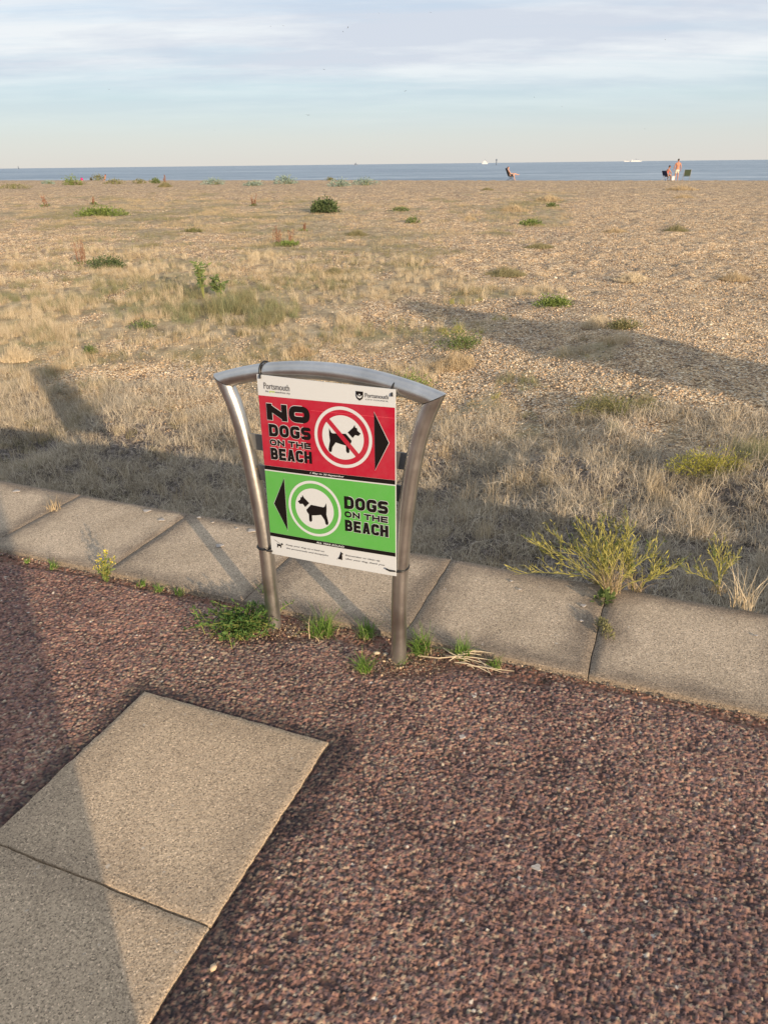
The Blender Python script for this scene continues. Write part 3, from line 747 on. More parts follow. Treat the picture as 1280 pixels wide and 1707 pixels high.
# dog silhouette, unit radius, facing left
HEAD = [(402, 203), (412, 222), (451, 262), (418, 292), (400, 269), (378, 271), (362, 252), (384, 238), (386, 222), (398, 219)]
BODY = [(425, 312), (464, 273), (556, 288), (566, 284), (580, 258), (581, 300), (577, 340), (590, 400), (587, 414), (578, 419), (568, 412), (562, 382), (537, 345), (500, 350), (466, 352), (466, 390), (459, 400), (449, 400), (443, 390), (443, 345), (430, 328)]
def dogp(pts, c, r, flip=1):
    o = []
    for x_, y_ in pts:
        dx = (x_ - 487) / 200; dy = -(y_ - 304 - .10 * (x_ - 487)) / 204
        o.append((c[0] + flip * dx * r, c[1] + dy * r))
    return o if flip > 0 else o[::-1]
def outline(pts, d):
    # grow a convex-ish polygon by d
    c = Vector((sum(p[0] for p in pts) / len(pts), sum(p[1] for p in pts) / len(pts))); n = len(pts); out = []
    for i in range(n):
        a, b_, e = Vector(pts[i - 1]), Vector(pts[i]), Vector(pts[(i + 1) % n])
        n1 = (b_ - a).normalized(); n2 = (e - b_).normalized(); n1 = Vector((n1.y, -n1.x)); n2 = Vector((n2.y, -n2.x))
        if n1.dot(b_ - c) < 0: n1 = -n1
        if n2.dot(b_ - c) < 0: n2 = -n2
        m_ = (n1 + n2); m_ = m_ / max(.35, m_.length_squared / 2) if m_.length > 1e-6 else n1
        out.append(tuple(b_ + m_ * d))
    return out
RC, GC, RR = (.080, .733), (-.026, .497), .0915
bm = bmesh.new(); ring(bm, RC, RR * .895, RR); lay_mesh('circle_border', bm, W_WHITE, 2, notice)
bm = bmesh.new(); ring(bm, RC, 0, RR * .72); ds = lay_mesh('circle_field', bm, W_WHITE, 2, notice)
bm = bmesh.new(); poly(bm, dogp(HEAD, RC, RR, -1)); poly(bm, dogp(BODY, RC, RR, -1)); lay_mesh('dog_symbol', bm, W_BLACK, 3, notice)
bm = bmesh.new(); a = R(-47); ux, uz = math.cos(a), math.sin(a); hw = RR * .075; ln = RR * .74
quads = [(RC[0] + s1 * ux * ln + s2 * -uz * hw, RC[1] + s1 * uz * ln + s2 * ux * hw) for s1, s2 in ((-1, -1), (1, -1), (1, 1), (-1, 1))]
poly(bm, quads); lay_mesh('diagonal_bar', bm, W_RED, 4, notice)
bm = bmesh.new(); ring(bm, GC, RR * .93 - .002, RR); lay_mesh('circle_border', bm, W_WHITE, 2, notice)
bm = bmesh.new(); ring(bm, GC, 0, RR * .73); lay_mesh('circle_field', bm, W_WHITE, 2, notice)
bm = bmesh.new(); poly(bm, dogp(HEAD, GC, RR)); poly(bm, dogp(BODY, GC, RR)); lay_mesh('dog_symbol', bm, W_BLACK, 3, notice)
for tri in ([(.179, .816), (.179, .645), (.222, .731)], [(-.127, .585), (-.171, .495), (-.127, .409)]):
    bm = bmesh.new(); poly(bm, outline(tri, .0016)); lay_mesh('arrow_edge', bm, W_WHITE, 2, notice)
    bm = bmesh.new(); poly(bm, tri); lay_mesh('arrow', bm, W_BLACK, 3, notice)
def text(body, x0, x1, z0, z1, mt, layer, off=0.0, shear=0.0, name='lettering', grow=0.0, align=None, parent=None, spacing=1.0):
    cu = bpy.data.curves.new('lettering', 'FONT'); cu.body = body; cu.size = 1; cu.offset = off; cu.shear = shear; cu.resolution_u = 4
    cu.space_line = spacing; cu.space_character = 1.06 if off > .02 else 1.0
    o = bpy.data.objects.new('lettering', cu); C.objects.link(o)
    bpy.context.view_layer.update(); dg = bpy.context.evaluated_depsgraph_get()
    me = bpy.data.meshes.new_from_object(o.evaluated_get(dg)); bpy.data.objects.remove(o); bpy.data.curves.remove(cu)
    co = np.array([v.co[:] for v in me.vertices]); mn, mx = co.min(0), co.max(0)
    X0, X1, Z0, Z1 = x0 - grow, x1 + grow, z0 - grow, z1 + grow
    nx = X0 + (co[:, 0] - mn[0]) / (mx[0] - mn[0]) * (X1 - X0); nz = Z0 + (co[:, 1] - mn[1]) / (mx[1] - mn[1]) * (Z1 - Z0)
    ny = np.array([bow(a, 0) for a in nx]) - .0007 - layer * .00045
    me.vertices.foreach_set('co', np.c_[nx, ny, nz].astype(np.float32).ravel()); me.materials.clear(); me.materials.append(mt); me.update()
    return link(name, me, parent or notice)
def rounded(pts, rad, closed):
    out = []; n = len(pts)
    for i, pt in enumerate(pts):
        q_, rd = Vector(pt[:2]), (rad if len(pt) < 3 or pt[2] else 0)
        if (not closed and i in (0, n - 1)) or rd == 0: out.append(q_); continue
        a, b_ = Vector(pts[i - 1][:2]) - q_, Vector(pts[(i + 1) % n][:2]) - q_
        rd = min(rd, a.length * .499, b_.length * .499); a.normalize(); b_.normalize()
        for k_ in range(7):
            t_ = k_ / 6; e0, e1 = q_ + a * rd, q_ + b_ * rd
            out.append(e0 * (1 - t_) ** 2 + q_ * 2 * t_ * (1 - t_) + e1 * t_ * t_)
    return out
def stroke(bm, pts, T, closed, ext, y_):
    n = len(pts)
    if not closed: pts = [pts[0] + (pts[0] - pts[1]).normalized() * ext] + pts[1:-1] + [pts[-1] + (pts[-1] - pts[-2]).normalized() * ext]
    Ls, Rs = [], []
    for i in range(n):
        a = (pts[i] - pts[i - 1]).normalized() if (closed or i) else (pts[1] - pts[0]).normalized()
        b_ = (pts[(i + 1) % n] - pts[i]).normalized() if (closed or i < n - 1) else a
        m_ = Vector((-(a + b_).y, (a + b_).x)).normalized(); m_ *= T / 2 / max(.5, m_.dot(Vector((-a.y, a.x))))
        Ls.append(bm.verts.new((pts[i].x + m_.x, y_, pts[i].y + m_.y))); Rs.append(bm.verts.new((pts[i].x - m_.x, y_, pts[i].y - m_.y)))
    for i in range(n if closed else n - 1):
        k_ = (i + 1) % n; bm.faces.new((Ls[i], Rs[i], Rs[k_], Ls[k_]))
def glyph(bm, ch, x0, z0, w, h, T, e, layer):
    l, r_, b_, t_, cx, m_ = T / 2, w - T / 2, T / 2, h - T / 2, w / 2, h / 2; rad = min(w, h) * (.5 if w > h * 1.2 else .44); c = True
    S_ = {'O': [([(l, b_), (r_, b_), (r_, t_), (l, t_)], c)], 'D': [([(l, b_, 0), (r_, b_), (r_, t_), (l, t_, 0)], c)],
          'C': [([(r_, t_ - h * .20), (r_, t_), (l, t_), (l, b_), (r_, b_), (r_, b_ + h * .20)], 0)],
          'G': [([(r_, t_ - h * .17), (r_, t_), (l, t_), (l, b_), (r_, b_), (r_, m_ - T * .1, 0), (cx + T * .2, m_ - T * .1)], 0)],
          'S': [([(r_, t_ - h * .12), (r_, t_), (l, t_), (l, m_), (r_, m_), (r_, b_), (l, b_), (l, b_ + h * .12)], 0)],
          'N': [([(l, 0), (l, h)], 0), ([(r_, 0), (r_, h)], 0), ([(l * 1.1, h - T * .62), (r_ - l * .1, T * .62)], 0)],
          'T': [([(0, t_), (w, t_)], 0), ([(cx, 0), (cx, t_)], 0)], 'H': [([(l, 0), (l, h)], 0), ([(r_, 0), (r_, h)], 0), ([(l, m_), (r_, m_)], 0)],
          'E': [([(l, 0), (l, h)], 0), ([(l, t_), (w * .95, t_)], 0), ([(l, m_), (w * .88, m_)], 0), ([(l, b_), (w * .95, b_)], 0)],
          'B': [([(l, m_, 0), (r_ - T * .12, m_), (r_ - T * .12, t_), (l, t_, 0)], c), ([(l, b_, 0), (r_, b_), (r_, m_), (l, m_, 0)], c)]}
    o = Vector((x0, z0)); k_ = 0
    if ch == 'A':
        for P_ in ([(0, 0), (T * 1.02, 0), (cx + T * .30, h), (cx - T * .58, h)], [(w, 0), (w - T * 1.02, 0), (cx - T * .30, h), (cx + T * .58, h)], [(w * .24, h * .18), (w * .76, h * .18), (w * .70, h * .18 + T * .8), (w * .30, h * .18 + T * .8)]):
            g_ = outline(P_, e) if e else P_; y_ = -.0306 - layer * .00045 - .003 - k_ * .00006; k_ += 1
            bm.faces.new([bm.verts.new((x0 + a, y_, z0 + b2)) for a, b2 in g_])
        return
    for pts, cl in S_[ch]:
        pp = [o + v for v in rounded(pts, rad if ch != 'S' else rad * .62, cl)]
        stroke(bm, pp, T + 2 * e, bool(cl), e, -.0306 - layer * .00045 - .003 - k_ * .00006); k_ += 1
def heavy(body, x0, x1, z0, z1, T, gap=.0042):
    n = len(body.replace(' ', '')); sp_ = body.count(' '); w = (x1 - x0 - gap * (n - 1)) / (n + .42 * sp_)
    for nm, mt, e, layer in (('lettering_edge', W_WHITE, .0013, 1.5), ('lettering', W_BLACK, 0, 3)):
        bm = bmesh.new(); x_ = x0
        for ch in body:
            if ch == ' ': x_ += w * .42; continue
            glyph(bm, ch, x_, z0, w, z1 - z0, T, e, layer); x_ += w + gap
        bm_obj(nm, bm, mt, notice, smooth=False, recalc=False)
heavy('NO', -.169, -.024, .764, .8135, .0185, .006)
heavy('DOGS', -.1665, -.024, .7145, .7525, .0108); heavy('ON THE', -.1665, -.0245, .6865, .7055, .0054, .0036); heavy('BEACH', -.1665, -.0245, .6425, .6795, .0094, .0036)
heavy('DOGS', .077, .219, .5130, .5530, .0108); heavy('ON THE', .077, .219, .4855, .505, .0054, .0036); heavy('BEACH', .077, .219, .4400, .4770, .0094, .0036)
text('1 May to 30 September', -.034, .080, .6095, .6165, W_WHITE, 3, .02, .25); text('ALL YEAR ROUND', -.026, .072, .3817, .3877, W_WHITE, 3, .03, .25)
text('Portsmouth', -.174, -.086, .8535, .871, W_GREY, 2, .006); text('the         waterfront city', -.170, -.085, .8435, .8505, W_GREY, 2, .004); text('great', -.1560, -.1375, .8435, .8505, W_LIME, 2, .004)
text('Portsmouth', .153, .222, .8575, .871, W_GREY, 2, .006); text('CITY COUNCIL', .154, .222, .8495, .8535, W_GREY, 2, .004)
# council shield: a dark shield with a pale crescent and star
sh = [(.125, .874), (.147, .874), (.147, .859), (.144, .852), (.136, .846), (.128, .852), (.125, .859)]
bm = bmesh.new(); poly(bm, sh[::-1]); lay_mesh('shield', bm, W_BLACK, 2, notice)
bm = bmesh.new(); c_ = (.136, .861)
pts = [(c_[0] + .0075 * math.cos(a), c_[1] + .0075 * math.sin(a)) for a in np.linspace(R(-190), R(10), 14)] + [(c_[0] + .0065 * math.cos(a), c_[1] + .003 + .0052 * math.sin(a)) for a in np.linspace(R(0), R(-180), 12)]
poly(bm, pts); lay_mesh('crescent', bm, W_WHITE, 3, notice)
bm = bmesh.new(); poly(bm, [(c_[0] + (.0038 if i % 2 else .0016) * math.cos(i * math.pi / 5), c_[1] + .003 + (.0038 if i % 2 else .0016) * math.sin(i * math.pi / 5)) for i in range(10)]); lay_mesh('star', bm, W_WHITE, 3, notice)
text('Keep your dog on a lead on', -.138, .001, .3525, .3595, W_GREY, 2, .004, .2); text('the promenade and footpaths', -.138, .015, .3405, .3475, W_GREY, 2, .004, .2)
text('Remember to clean up', .075, .190, .3525, .3595, W_GREY, 2, .004, .2); text('after your dog, thank you', .075, .205, .3405, .3475, W_GREY, 2, .004, .2)
# two little dog symbols: one on a lead, one sitting
bm = bmesh.new(); dc = (-.162, .351); poly(bm, dogp(HEAD, dc, .021, -1)); poly(bm, dogp(BODY, dc, .021, -1))
poly(bm, [(-.182, .3665), (-.1815, .3675), (-.160, .3560), (-.1605, .3550)]); lay_mesh('dog_symbol', bm, W_BLACK, 2, notice)
sit = [(.060, .3665), (.0625, .3625), (.067, .3610), (.0655, .3575), (.0625, .3570), (.0635, .3500), (.0630, .3380), (.0600, .3372), (.0595, .3395), (.0520, .3385), (.0480, .3410), (.0500, .3440), (.0530, .3470), (.0555, .3540), (.0575, .3600)]
bm = bmesh.new(); poly(bm, sit[::-1]); poly(bm, [(.0445, .3375), (.0475, .3375), (.046, .3400)]); lay_mesh('dog_symbol', bm, W_BLACK, 2, notice)
# highlight of a faint fold, painted as a paler strip on the red field
bm = bmesh.new(); quadgrid(bm, -.02, PX1 - .004, .8040, .8046); lay_mesh('crease_highlight', bm, mat('crease_highlight', (.75, .12, .15), .35, 0, .5), 1.5, notice)
M_tie = mat('black_plastic', (.012, .012, .013), .4, 0, .4)
def tie(c, axis, tw, sq=1.0):
    bm = bmesh.new(); ax = Vector(axis).normalized(); u = Vector((0, 1, 0)); v = ax.cross(u).normalized()
    pts = []
    for i in range(33):
        a = 2 * math.pi * i / 32
        pts.append(Vector(c) + u * (math.cos(a) * (RAD + .0028) - .0006) + v * math.sin(a) * (RAD + .0022) * sq + ax * tw * math.cos(a))
    sweep(bm, pts, .0030, 8, caps=True)
    bm_obj('cable_tie', bm, M_tie, notice)
tie((-.185, 0, .894), (1, 0, .15), .003, 1.0); tie((.231, 0, .884), (1, 0, -.2), .003, 1.0)
tie((-.2385, 0, .322), (0, 0, 1), .003, 1.05); tie((.2385, 0, .330), (0, 0, 1), .003, 1.05)
bm = bmesh.new(); sweep(bm, [(-.226, -.024, .322), (-.210, -.036, .323), (-.190, -.0375, .3265)], .0028, 6); bm_obj('cable_tie', bm, M_tie, notice)
bm = bmesh.new(); sweep(bm, [(.212, -.0375, .336), (.224, -.038, .332), (.238, -.030, .329)], .0028, 6); bm_obj('cable_tie', bm, M_tie, notice)

for ux_, zx_ in ((-.185, .892), (.231, .880)):
    bm = bmesh.new(); sweep(bm, [(ux_ - .001, -.026, zx_), (ux_ + .001, -.034, zx_ - .004), (ux_ + .003, -.036, zx_ - .011)], .0030, 6); bm_obj('cable_tie', bm, M_tie, notice)
# the frame is slightly racked: its right side stands a little higher than its left
def rack(o, k_):
    for ch in o.children:
        if ch.type == 'MESH':
            n_ = len(ch.data.vertices); co = np.empty(n_ * 3, np.float32); ch.data.vertices.foreach_get('co', co); co = co.reshape(-1, 3)
            co[:, 2] += (k_ if not isinstance(k_, tuple) else np.interp(co[:, 2], *k_)) * co[:, 0]; ch.data.vertices.foreach_set('co', co.ravel()); ch.data.update()
        rack(ch, k_)
rack(root, .030); rack(notice, ([.31, .62, .84, .89], [.050, .056, .036, .010]))
# ------------------------------------------------------------------ plants
M_kale = leafmat('sea_kale_leaf', (.17, .24, .20), (.32, .40, .33), .15); M_dark = leafmat('dark_leaf', (.045, .075, .03), (.15, .19, .08), .2)
M_mid = leafmat('mid_green_leaf', (.07, .11, .035), (.19, .24, .085), .25); M_bright = leafmat('bright_leaf', (.10, .155, .035), (.25, .31, .09), .25)
M_dull = leafmat('dull_leaf', (.15, .15, .065), (.27, .25, .12), .25); M_tawny = leafmat('tawny_stem', (.30, .22, .10), (.52, .40, .20), .2)
M_rust = leafmat('rusty_seed', (.17, .075, .045), (.36, .18, .10), .1); M_stemg = leafmat('green_stem', (.16, .18, .05), (.26, .28, .08), .1)
M_yel = leafmat('yellow_petal', (.65, .50, .03), (.75, .62, .08), .2)
M_pod = leafmat('pale_green_pod', (.24, .24, .06), (.50, .44, .14), .3)
def mpart(name, V, Fq, mt, parent, **kw): return link(name, mesh_np(name, V, Fq, mt), parent, **kw)
def scale_at(px, py): # metres per photo pixel at the ground point
    x_, y_, z_ = on_ground(px, py); d = (np.array([x_, y_, z_]) - CO) @ FW
    return x_, y_, z_, d / F
def bush(px, py, wpx, hpx, mt, label, cat='shrub', name='beach_shrub', leaf=.05, n=700, group=None, depth=.8, asp=.5, stems=True, stemmat=None):
    x_, y_, z_, s = scale_at(px, py); w, h = wpx * s, hpx * s * 1.02
    if py < 316 and wpx < 60: h *= 1.2
    r = empty(name, (x_, y_, z_), label, cat, group, (0, 0, random.uniform(-.4, .4)))
    leaf = max(leaf, s * 2.2)
    V, Fq = leaf_cloud(n, dome_pts(w * .95, w * depth * .8, h * .95), leaf, asp)
    V[:, 2] = np.maximum(V[:, 2], -.01)
    mpart('foliage', V, Fq, mt, r)
    if stems:
        V, Fq = blades(26, h * .9, max(.006, s * .5), w * .18, .9, 3, .8); mpart('stem', V, Fq, stemmat or M_stemg, r)
    return r
def tuft(px, py, wpx, hpx, mt, label, cat='grass tuft', name='grass_tuft', n=None, group=None, bw=None, lean=.5, seed=False, mt2=None):
    x_, y_, z_, s = scale_at(px, py); w, h = wpx * s, hpx * s
    r = empty(name, (x_, y_, z_), label, cat, group)
    n = n or int(420 + 14 * wpx)
    V, Fq = blades(n, h * .95, max(.0035, s * .8) if bw is None else bw, w * .46, lean, 3, .9, .45)
    def shape_(V_, R_):
        V_[:, 1] *= .8; ph_ = np.arctan2(V_[:, 1], V_[:, 0]); rr_ = np.hypot(V_[:, 0], V_[:, 1]) / R_ / (.75 + .35 * np.sin(3 * ph_ + px) * np.sin(2 * ph_ + py))
        V_[:, 2] *= 1 - .75 * np.clip(rr_, 0, 1) ** 1.5
    shape_(V, w * .5)
    mpart('blades', V, Fq, mt, r)
    if mt2:
        V, Fq = blades(n // 3, h * .6, max(.004, s * .8) if bw is None else bw, w * .42, lean * 1.2, 3, .9, .5); mpart('undergrowth', V, Fq, mt2, r)
    return r
def dock(px, py, wpx, hpx, label, ns=9, group='rusty dock stalks'):
    x_, y_, z_, s = scale_at(px, py); w, h = wpx * s, hpx * s
    r = empty('dock_plant', (x_, y_, z_), label, 'dock plant', group)
    bm = bmesh.new(); LV = []; 
    for i in range(ns):
        a = random.uniform(0, 6.28); q = random.uniform(0, w * .35); b0 = Vector((q * math.cos(a), q * math.sin(a) * .6, -.01)); hh_ = h * random.uniform(.6, 1.05)
        tip = b0 + Vector((random.uniform(-.18, .18) * h, random.uniform(-.1, .1) * h, hh_))
        mid_ = (b0 + tip) / 2 + Vector((random.uniform(-.03, .03) * h, 0, 0)); sweep(bm, [b0, mid_, tip], [max(.003, s * .22), max(.003, s * .2), .002], 4)
        m_ = 60; tq = rng.uniform(.25, 1, m_); P = np.array([(b0.lerp(tip, q_))[:] for q_ in tq]); P += rng.normal(0, max(.012, h * .022), P.shape)
        LV.append(leaf_cloud(m_, lambda n, P=P: (P, rng.normal(0, 1, P.shape)), max(.014, s * 1.25), .6))
    bm_obj('stem', bm, M_rust, r, smooth=False); mpart('seed_heads', *join(LV), M_rust, r)
    V, Fq = leaf_cloud(60, dome_pts(w, w * .6, h * .18), max(.05, s * 3), .4); mpart('leaves', V, Fq, M_mid, r)
    return r
G1 = 'sea kale clumps along the shingle crest'
bush(82, 307, 24, 6, M_kale, 'smallest low blue-green sea kale clump, furthest left on the shingle crest', 'sea kale', 'sea_kale', .12, 260, G1)
bush(358, 308, 40, 11, M_kale, 'blue-green sea kale clump alone on the crest between the left bushes and the middle ones', 'sea kale', 'sea_kale', .12, 500, G1)
bush(424, 310, 34, 8, M_kale, 'low sea kale clump with a green fringe left of the tallest kale', 'sea kale', 'sea_kale', .12, 360, G1)
bush(478, 307, 36, 15, M_kale, 'tallest and roundest blue-green sea kale mound on the crest', 'sea kale', 'sea_kale', .13, 620, G1)
bush(568, 311, 36, 13, M_kale, 'left one of two adjoining blue-green sea kale mounds mid-crest', 'sea kale', 'sea_kale', .12, 520, G1)
bush(609, 309, 42, 12, M_kale, 'right one of two adjoining blue-green sea kale mounds mid-crest', 'sea kale', 'sea_kale', .12, 560, G1)
G2 = 'scrubby bushes on the shingle crest'
bush(26, 315, 52, 9, M_dull, 'wide flat dull green mat of plants at the far left of the crest', group=G2, n=420, leaf=.08)
bush(120, 309, 28, 16, M_bright, 'upright yellow-green bush on the crest left of the pink bag', group=G2, n=420, leaf=.09)
bush(134, 309, 26, 7, M_dull, 'low brownish skirt of weeds on the right side of the yellow-green bush', group=G2, n=240, leaf=.08)
bush(164, 301, 20, 10, M_dull, 'small yellow-green bush beside the sitting dark-haired person', group=G2, n=240, leaf=.09)
bush(192, 307, 34, 8, M_dull, 'long low olive clump right of the sitting dark-haired person', group=G2, n=340, leaf=.09)
bush(233, 306, 18, 7, M_dull, 'small pale scrubby bush on the crest, left of the round green one', group=G2, n=200, leaf=.08)
bush(259, 306, 18, 10, M_mid, 'small round green bush on the crest', group=G2, n=260, leaf=.09)
tuft(276, 312, 26, 9, olive, 'olive grass tuft on the crest with two dark upright stalks', group='grass tufts along the crest')
dock(277, 309, 8, 17, 'two thin dark stalks rising from the olive crest tuft', 3, None)
bush(550, 300, 16, 5, M_dull, 'tiny green clump on the crest left above the twin kale mounds', group=G2, n=140, leaf=.08)
G3 = 'green bushes in the beach grass'
bush(168, 361, 72, 19, M_bright, 'wide low bright green bush in brown grass, upper left of the beach', group=G3, n=1800, leaf=.07, depth=.5)
bush(541, 354, 40, 27, M_dark, 'round dark green bush standing upright near the middle of the beach', group=G3, n=1300, leaf=.10)
bush(180, 447, 54, 25, M_dark, 'dark green bush right beside the tall rusty dock stalks', group=G3, n=1400, leaf=.04)
bush(480, 410, 34, 9, M_bright, 'little bright green patch at the foot of the twin rusty stalks', group=G3, n=500, leaf=.05)
bush(884, 377, 38, 14, M_bright, 'bright green clump at the lower edge of the brown grass mat', group=G3, n=700, leaf=.05)
bush(920, 346, 16, 8, M_mid, 'tiny dark green clump at the right end of the brown grass mat', group=G3, n=240, leaf=.06)
bush(922, 510, 62, 22, M_bright, 'green weed clump on shingle to the right above the long shadow', group=G3, n=1300, leaf=.03)
bush(688, 372, 24, 14, M_mid, 'small green clump right of the round dark bush', group=G3, n=300, leaf=.05)
bush(664, 352, 34, 8, M_mid, 'thin flat streak of green behind the small green clump', group=G3, n=300, leaf=.06)
bush(322, 388, 36, 9, M_dull, 'faint green patch in the grass above the leafy sapling', group=G3, n=360, leaf=.05)
dock(138, 441, 26, 40, 'tall rusty red dock stalks beside the dark green bush', 12)
dock(463, 408, 22, 30, 'left cluster of rusty dock stalks over the bright green patch', 8)
dock(487, 408, 14, 26, 'right cluster of rusty dock stalks over the bright green patch', 5)
dock(423, 344, 12, 18, 'small rusty stalks left of the round dark bush', 5)
dock(78, 345, 14, 22, 'thin tawny stalks at far left above the bright green bush', 4)
dock(157, 341, 10, 14, 'faint tawny stalks behind the bright green bush', 3)
dock(507, 386, 14, 14, 'low rusty stalks just above the twin rusty clusters', 4)
G4 = 'dry tufts on bare shingle'
for px, py, w, h, mt, lb in [
    (1136, 317, 62, 8, straw1, 'widest dry mat just below the standing bather'), (1140, 331, 42, 7, straw1, 'small dry mat under the widest one below the standing bather'),
    (1126, 386, 44, 12, olive, 'olive dry tuft on shingle right of centre-right, below the bathers'), (1022, 388, 50, 8, straw1, 'flat straw tuft left of the olive tuft on bare shingle'),
    (898, 413, 56, 8, olive, 'flat olive mat on shingle under the brown grass mat'), (842, 460, 76, 14, olive, 'brown and green tuft above the long shadow'),
    (1052, 468, 66, 14, straw2, 'bright straw tuft on shingle between the olive and the far right tufts'), (1222, 467, 56, 14, straw1, 'yellowish tuft on bare shingle nearest the right edge'),
    (596, 393, 42, 11, olive, 'olive tuft on shingle right of the twin rusty stalks'), (812, 317, 24, 4, olive, 'tiny dark tuft below the reclining bather'),
    (780, 366, 30, 5, straw1, 'faint straw tuft left below the brown grass mat'), (858, 352, 60, 12, straw1, 'brown dry mat patch in the middle of the beach'), (916, 335, 54, 10, straw1, 'upper part of the brown dry mat on the shingle'),
    (556, 456, 34, 10, olive, 'small olive tuft in thin straw left of centre'), (1000, 545, 70, 22, straw2, 'yellowish tuft on the edge of the long shadow'), (760, 610, 90, 24, straw1, 'tawny tuft close above the right post of the sign'),
    (500, 590, 60, 16, straw1, 'tawny tuft just above the arch of the sign'), (30, 600, 60, 30, straw2, 'pale tall tuft at the left edge')]:
    tuft(px, py, w, h, mt, lb, group=G4)
bush(1036, 548, 50, 20, M_dull, 'yellow-green weed beside the yellowish tuft at the shadow edge', group=G3, n=900, leaf=.025, stemmat=M_tawny)
for px, py, w, h, mt, lb in [(765, 580, 78, 38, M_mid, 'leafy green weed left of the long shadow above the sign'), (680, 655, 90, 44, M_bright, 'bright green weed half hidden behind the right corner of the sign'),
                             (240, 548, 40, 18, M_mid, 'small green weed on pebbles at the left'), (152, 590, 22, 18, M_mid, 'tiny green weed sprig in left straw'), (900, 700, 0, 0, None, None)]:
    if mt: bush(px, py, w, h, mt, lb, 'weed', 'weed_clump', .022, 1500 if w > 50 else 500, 'leafy weeds on the pebbles')
bush(1190, 790, 130, 50, yelg, 'big yellow-green weed in the lit grass at the right edge', 'weed', 'weed_clump', .022, 2600, 'leafy weeds on the pebbles', asp=.22, depth=.5, stemmat=M_tawny)
bush(1030, 690, 150, 40, M_dull, 'wide grey-green weed clump along the lower edge of the long shadow', 'weed', 'weed_clump', .022, 2600, 'leafy weeds on the pebbles', asp=.25, depth=.4)
# sapling: leafy stems above the grey-green grass
def sapling(px, py, hpx, nst, spr, label):
    x_, y_, z_, s = scale_at(px, py); h = hpx * s
    r = empty('sapling', (x_, y_, z_), label, 'sapling', 'leafy saplings'); bm = bmesh.new(); LV = []
    for i in range(nst):
        tip = Vector((random.uniform(-1, 1) * spr * h, random.uniform(-.5, .5) * spr * h, h * random.uniform(.7, 1)))
        pts = [Vector((0, 0, -.02)), tip * .5 + Vector((random.uniform(-.04, .04), 0, .03)), tip]; sweep(bm, pts, [.006, .005, .002], 6)
        for t_ in np.linspace(.35, 1, 13):
            c = pts[0].lerp(pts[1], t_ * 2) if t_ < .5 else pts[1].lerp(pts[2], t_ * 2 - 1)
            P = np.tile(np.array(c[:]), (2, 1)); D = rng.normal(0, 1, (2, 3)); D[:, 2] = .2
            LV.append(leaf_cloud(2, lambda n, P=P, D=D: (P, D), .085, .42, .2))
    bm_obj('stem', bm, M_stemg, r); mpart('leaves', *join(LV), leafmat('sapling_leaf', (.09, .14, .065), (.26, .32, .11), .3), r)
sapling(341, 500, 62, 5, .16, 'taller leafy sapling rising from grey-green grass'); sapling(368, 500, 34, 5, .45, 'lower leafy sapling leaning right beside the taller one')

# kerb and tarmac weeds -------------------------------------------------
def gp(px, py, zc=.0):
    d = ray(px, py); P = CO + d * ((zc - HC) / d[2]); return P
GA = 'small grass tufts along the kerb edge'
def ktuft(px, py, w, h, lb, n=90, mt=greeng, lean=.75):
    P = gp(px, py); s = ((P - CO) @ FW) / F
    r = empty('grass_tuft', tuple(P), lb, 'grass tuft', GA)
    V, Fq = blades(n, h * s * 1.15, .0032, w * s * .30, lean, 4, 1.0, .5); mpart('blades', V, Fq, mt, r)
    V, Fq = blades(n // 3, h * s * .7, .003, w * s * .4, lean * 1.4, 3, 1.0, .5); mpart('dry_blades', V, Fq, straw1, r)
for a in [(537, 1056, 66, 32, 'green grass tuft between the posts, nearer the left post', 170), (612, 1058, 46, 22, 'green grass tuft between the posts, nearer the right post', 110), (702, 1086, 48, 34, 'green grass tuft touching the right side of the right post', 150),
          (770, 1093, 44, 26, 'green grass tuft second to the right of the right post', 110), (826, 1110, 34, 14, 'smallest green grass tuft third to the right of the right post', 60), (608, 1118, 34, 26, 'green grass tuft in front and left of the right post', 100),
          (668, 1104, 26, 16, 'short tuft at the foot of the right post', 60), (235, 975, 26, 10, 'tiny tuft on the kerb edge right of the yellow flowering weed', 40), (265, 984, 22, 12, 'second tiny tuft right of the yellow flowering weed', 40), (300, 990, 24, 12, 'third tiny tuft right of the yellow flowering weed', 40),
          (90, 946, 22, 12, 'tiny tuft on the kerb edge left of the yellow flowering weed', 40), (46, 936, 14, 7, 'tiniest sprout at far left of the kerb edge', 20), (440, 990, 16, 18, 'thin sprout behind the foot of the left post', 24)]:
    ktuft(*a)
# big mat of knotweed by the left post: trailing leafy stems
P0 = gp(405, 1050); r = empty('weed_clump', tuple(P0), 'large dark green leafy weed sprawling round the left post', 'weed', None); bm = bmesh.new(); LV = []
for i in range(120):
    a = random.uniform(0, 6.28); rr = random.uniform(.03, .115) * (1.25 if math.cos(a) < 0 else .85); st_ = Vector((random.gauss(0, .045), random.gauss(0, .03), .0))
    tip = st_ + Vector((rr * math.cos(a), rr * .62 * math.sin(a), random.uniform(.012, .075))); md = st_.lerp(tip, .5) + Vector((0, 0, random.uniform(.008, .03)))
    sweep(bm, [st_, md, tip], [.0014, .0012, .0007], 4)
    for t_ in np.linspace(.15, 1, 9):
        c = st_.lerp(md, t_ * 2) if t_ < .5 else md.lerp(tip, t_ * 2 - 1); dr_ = (tip - st_).normalized()
        P = np.tile(np.array(c[:]), (2, 1)); D = np.array([dr_[:]] * 2) * .8 + rng.normal(0, .5, (2, 3)); LV.append(leaf_cloud(2, lambda n, P=P, D=D: (P, D), .016, .34, .1))
bm_obj('stem', bm, M_stemg, r, smooth=False); mpart('leaves', *join(LV), leafmat('weed_leaf', (.04, .095, .025), (.12, .20, .05), .25), r)
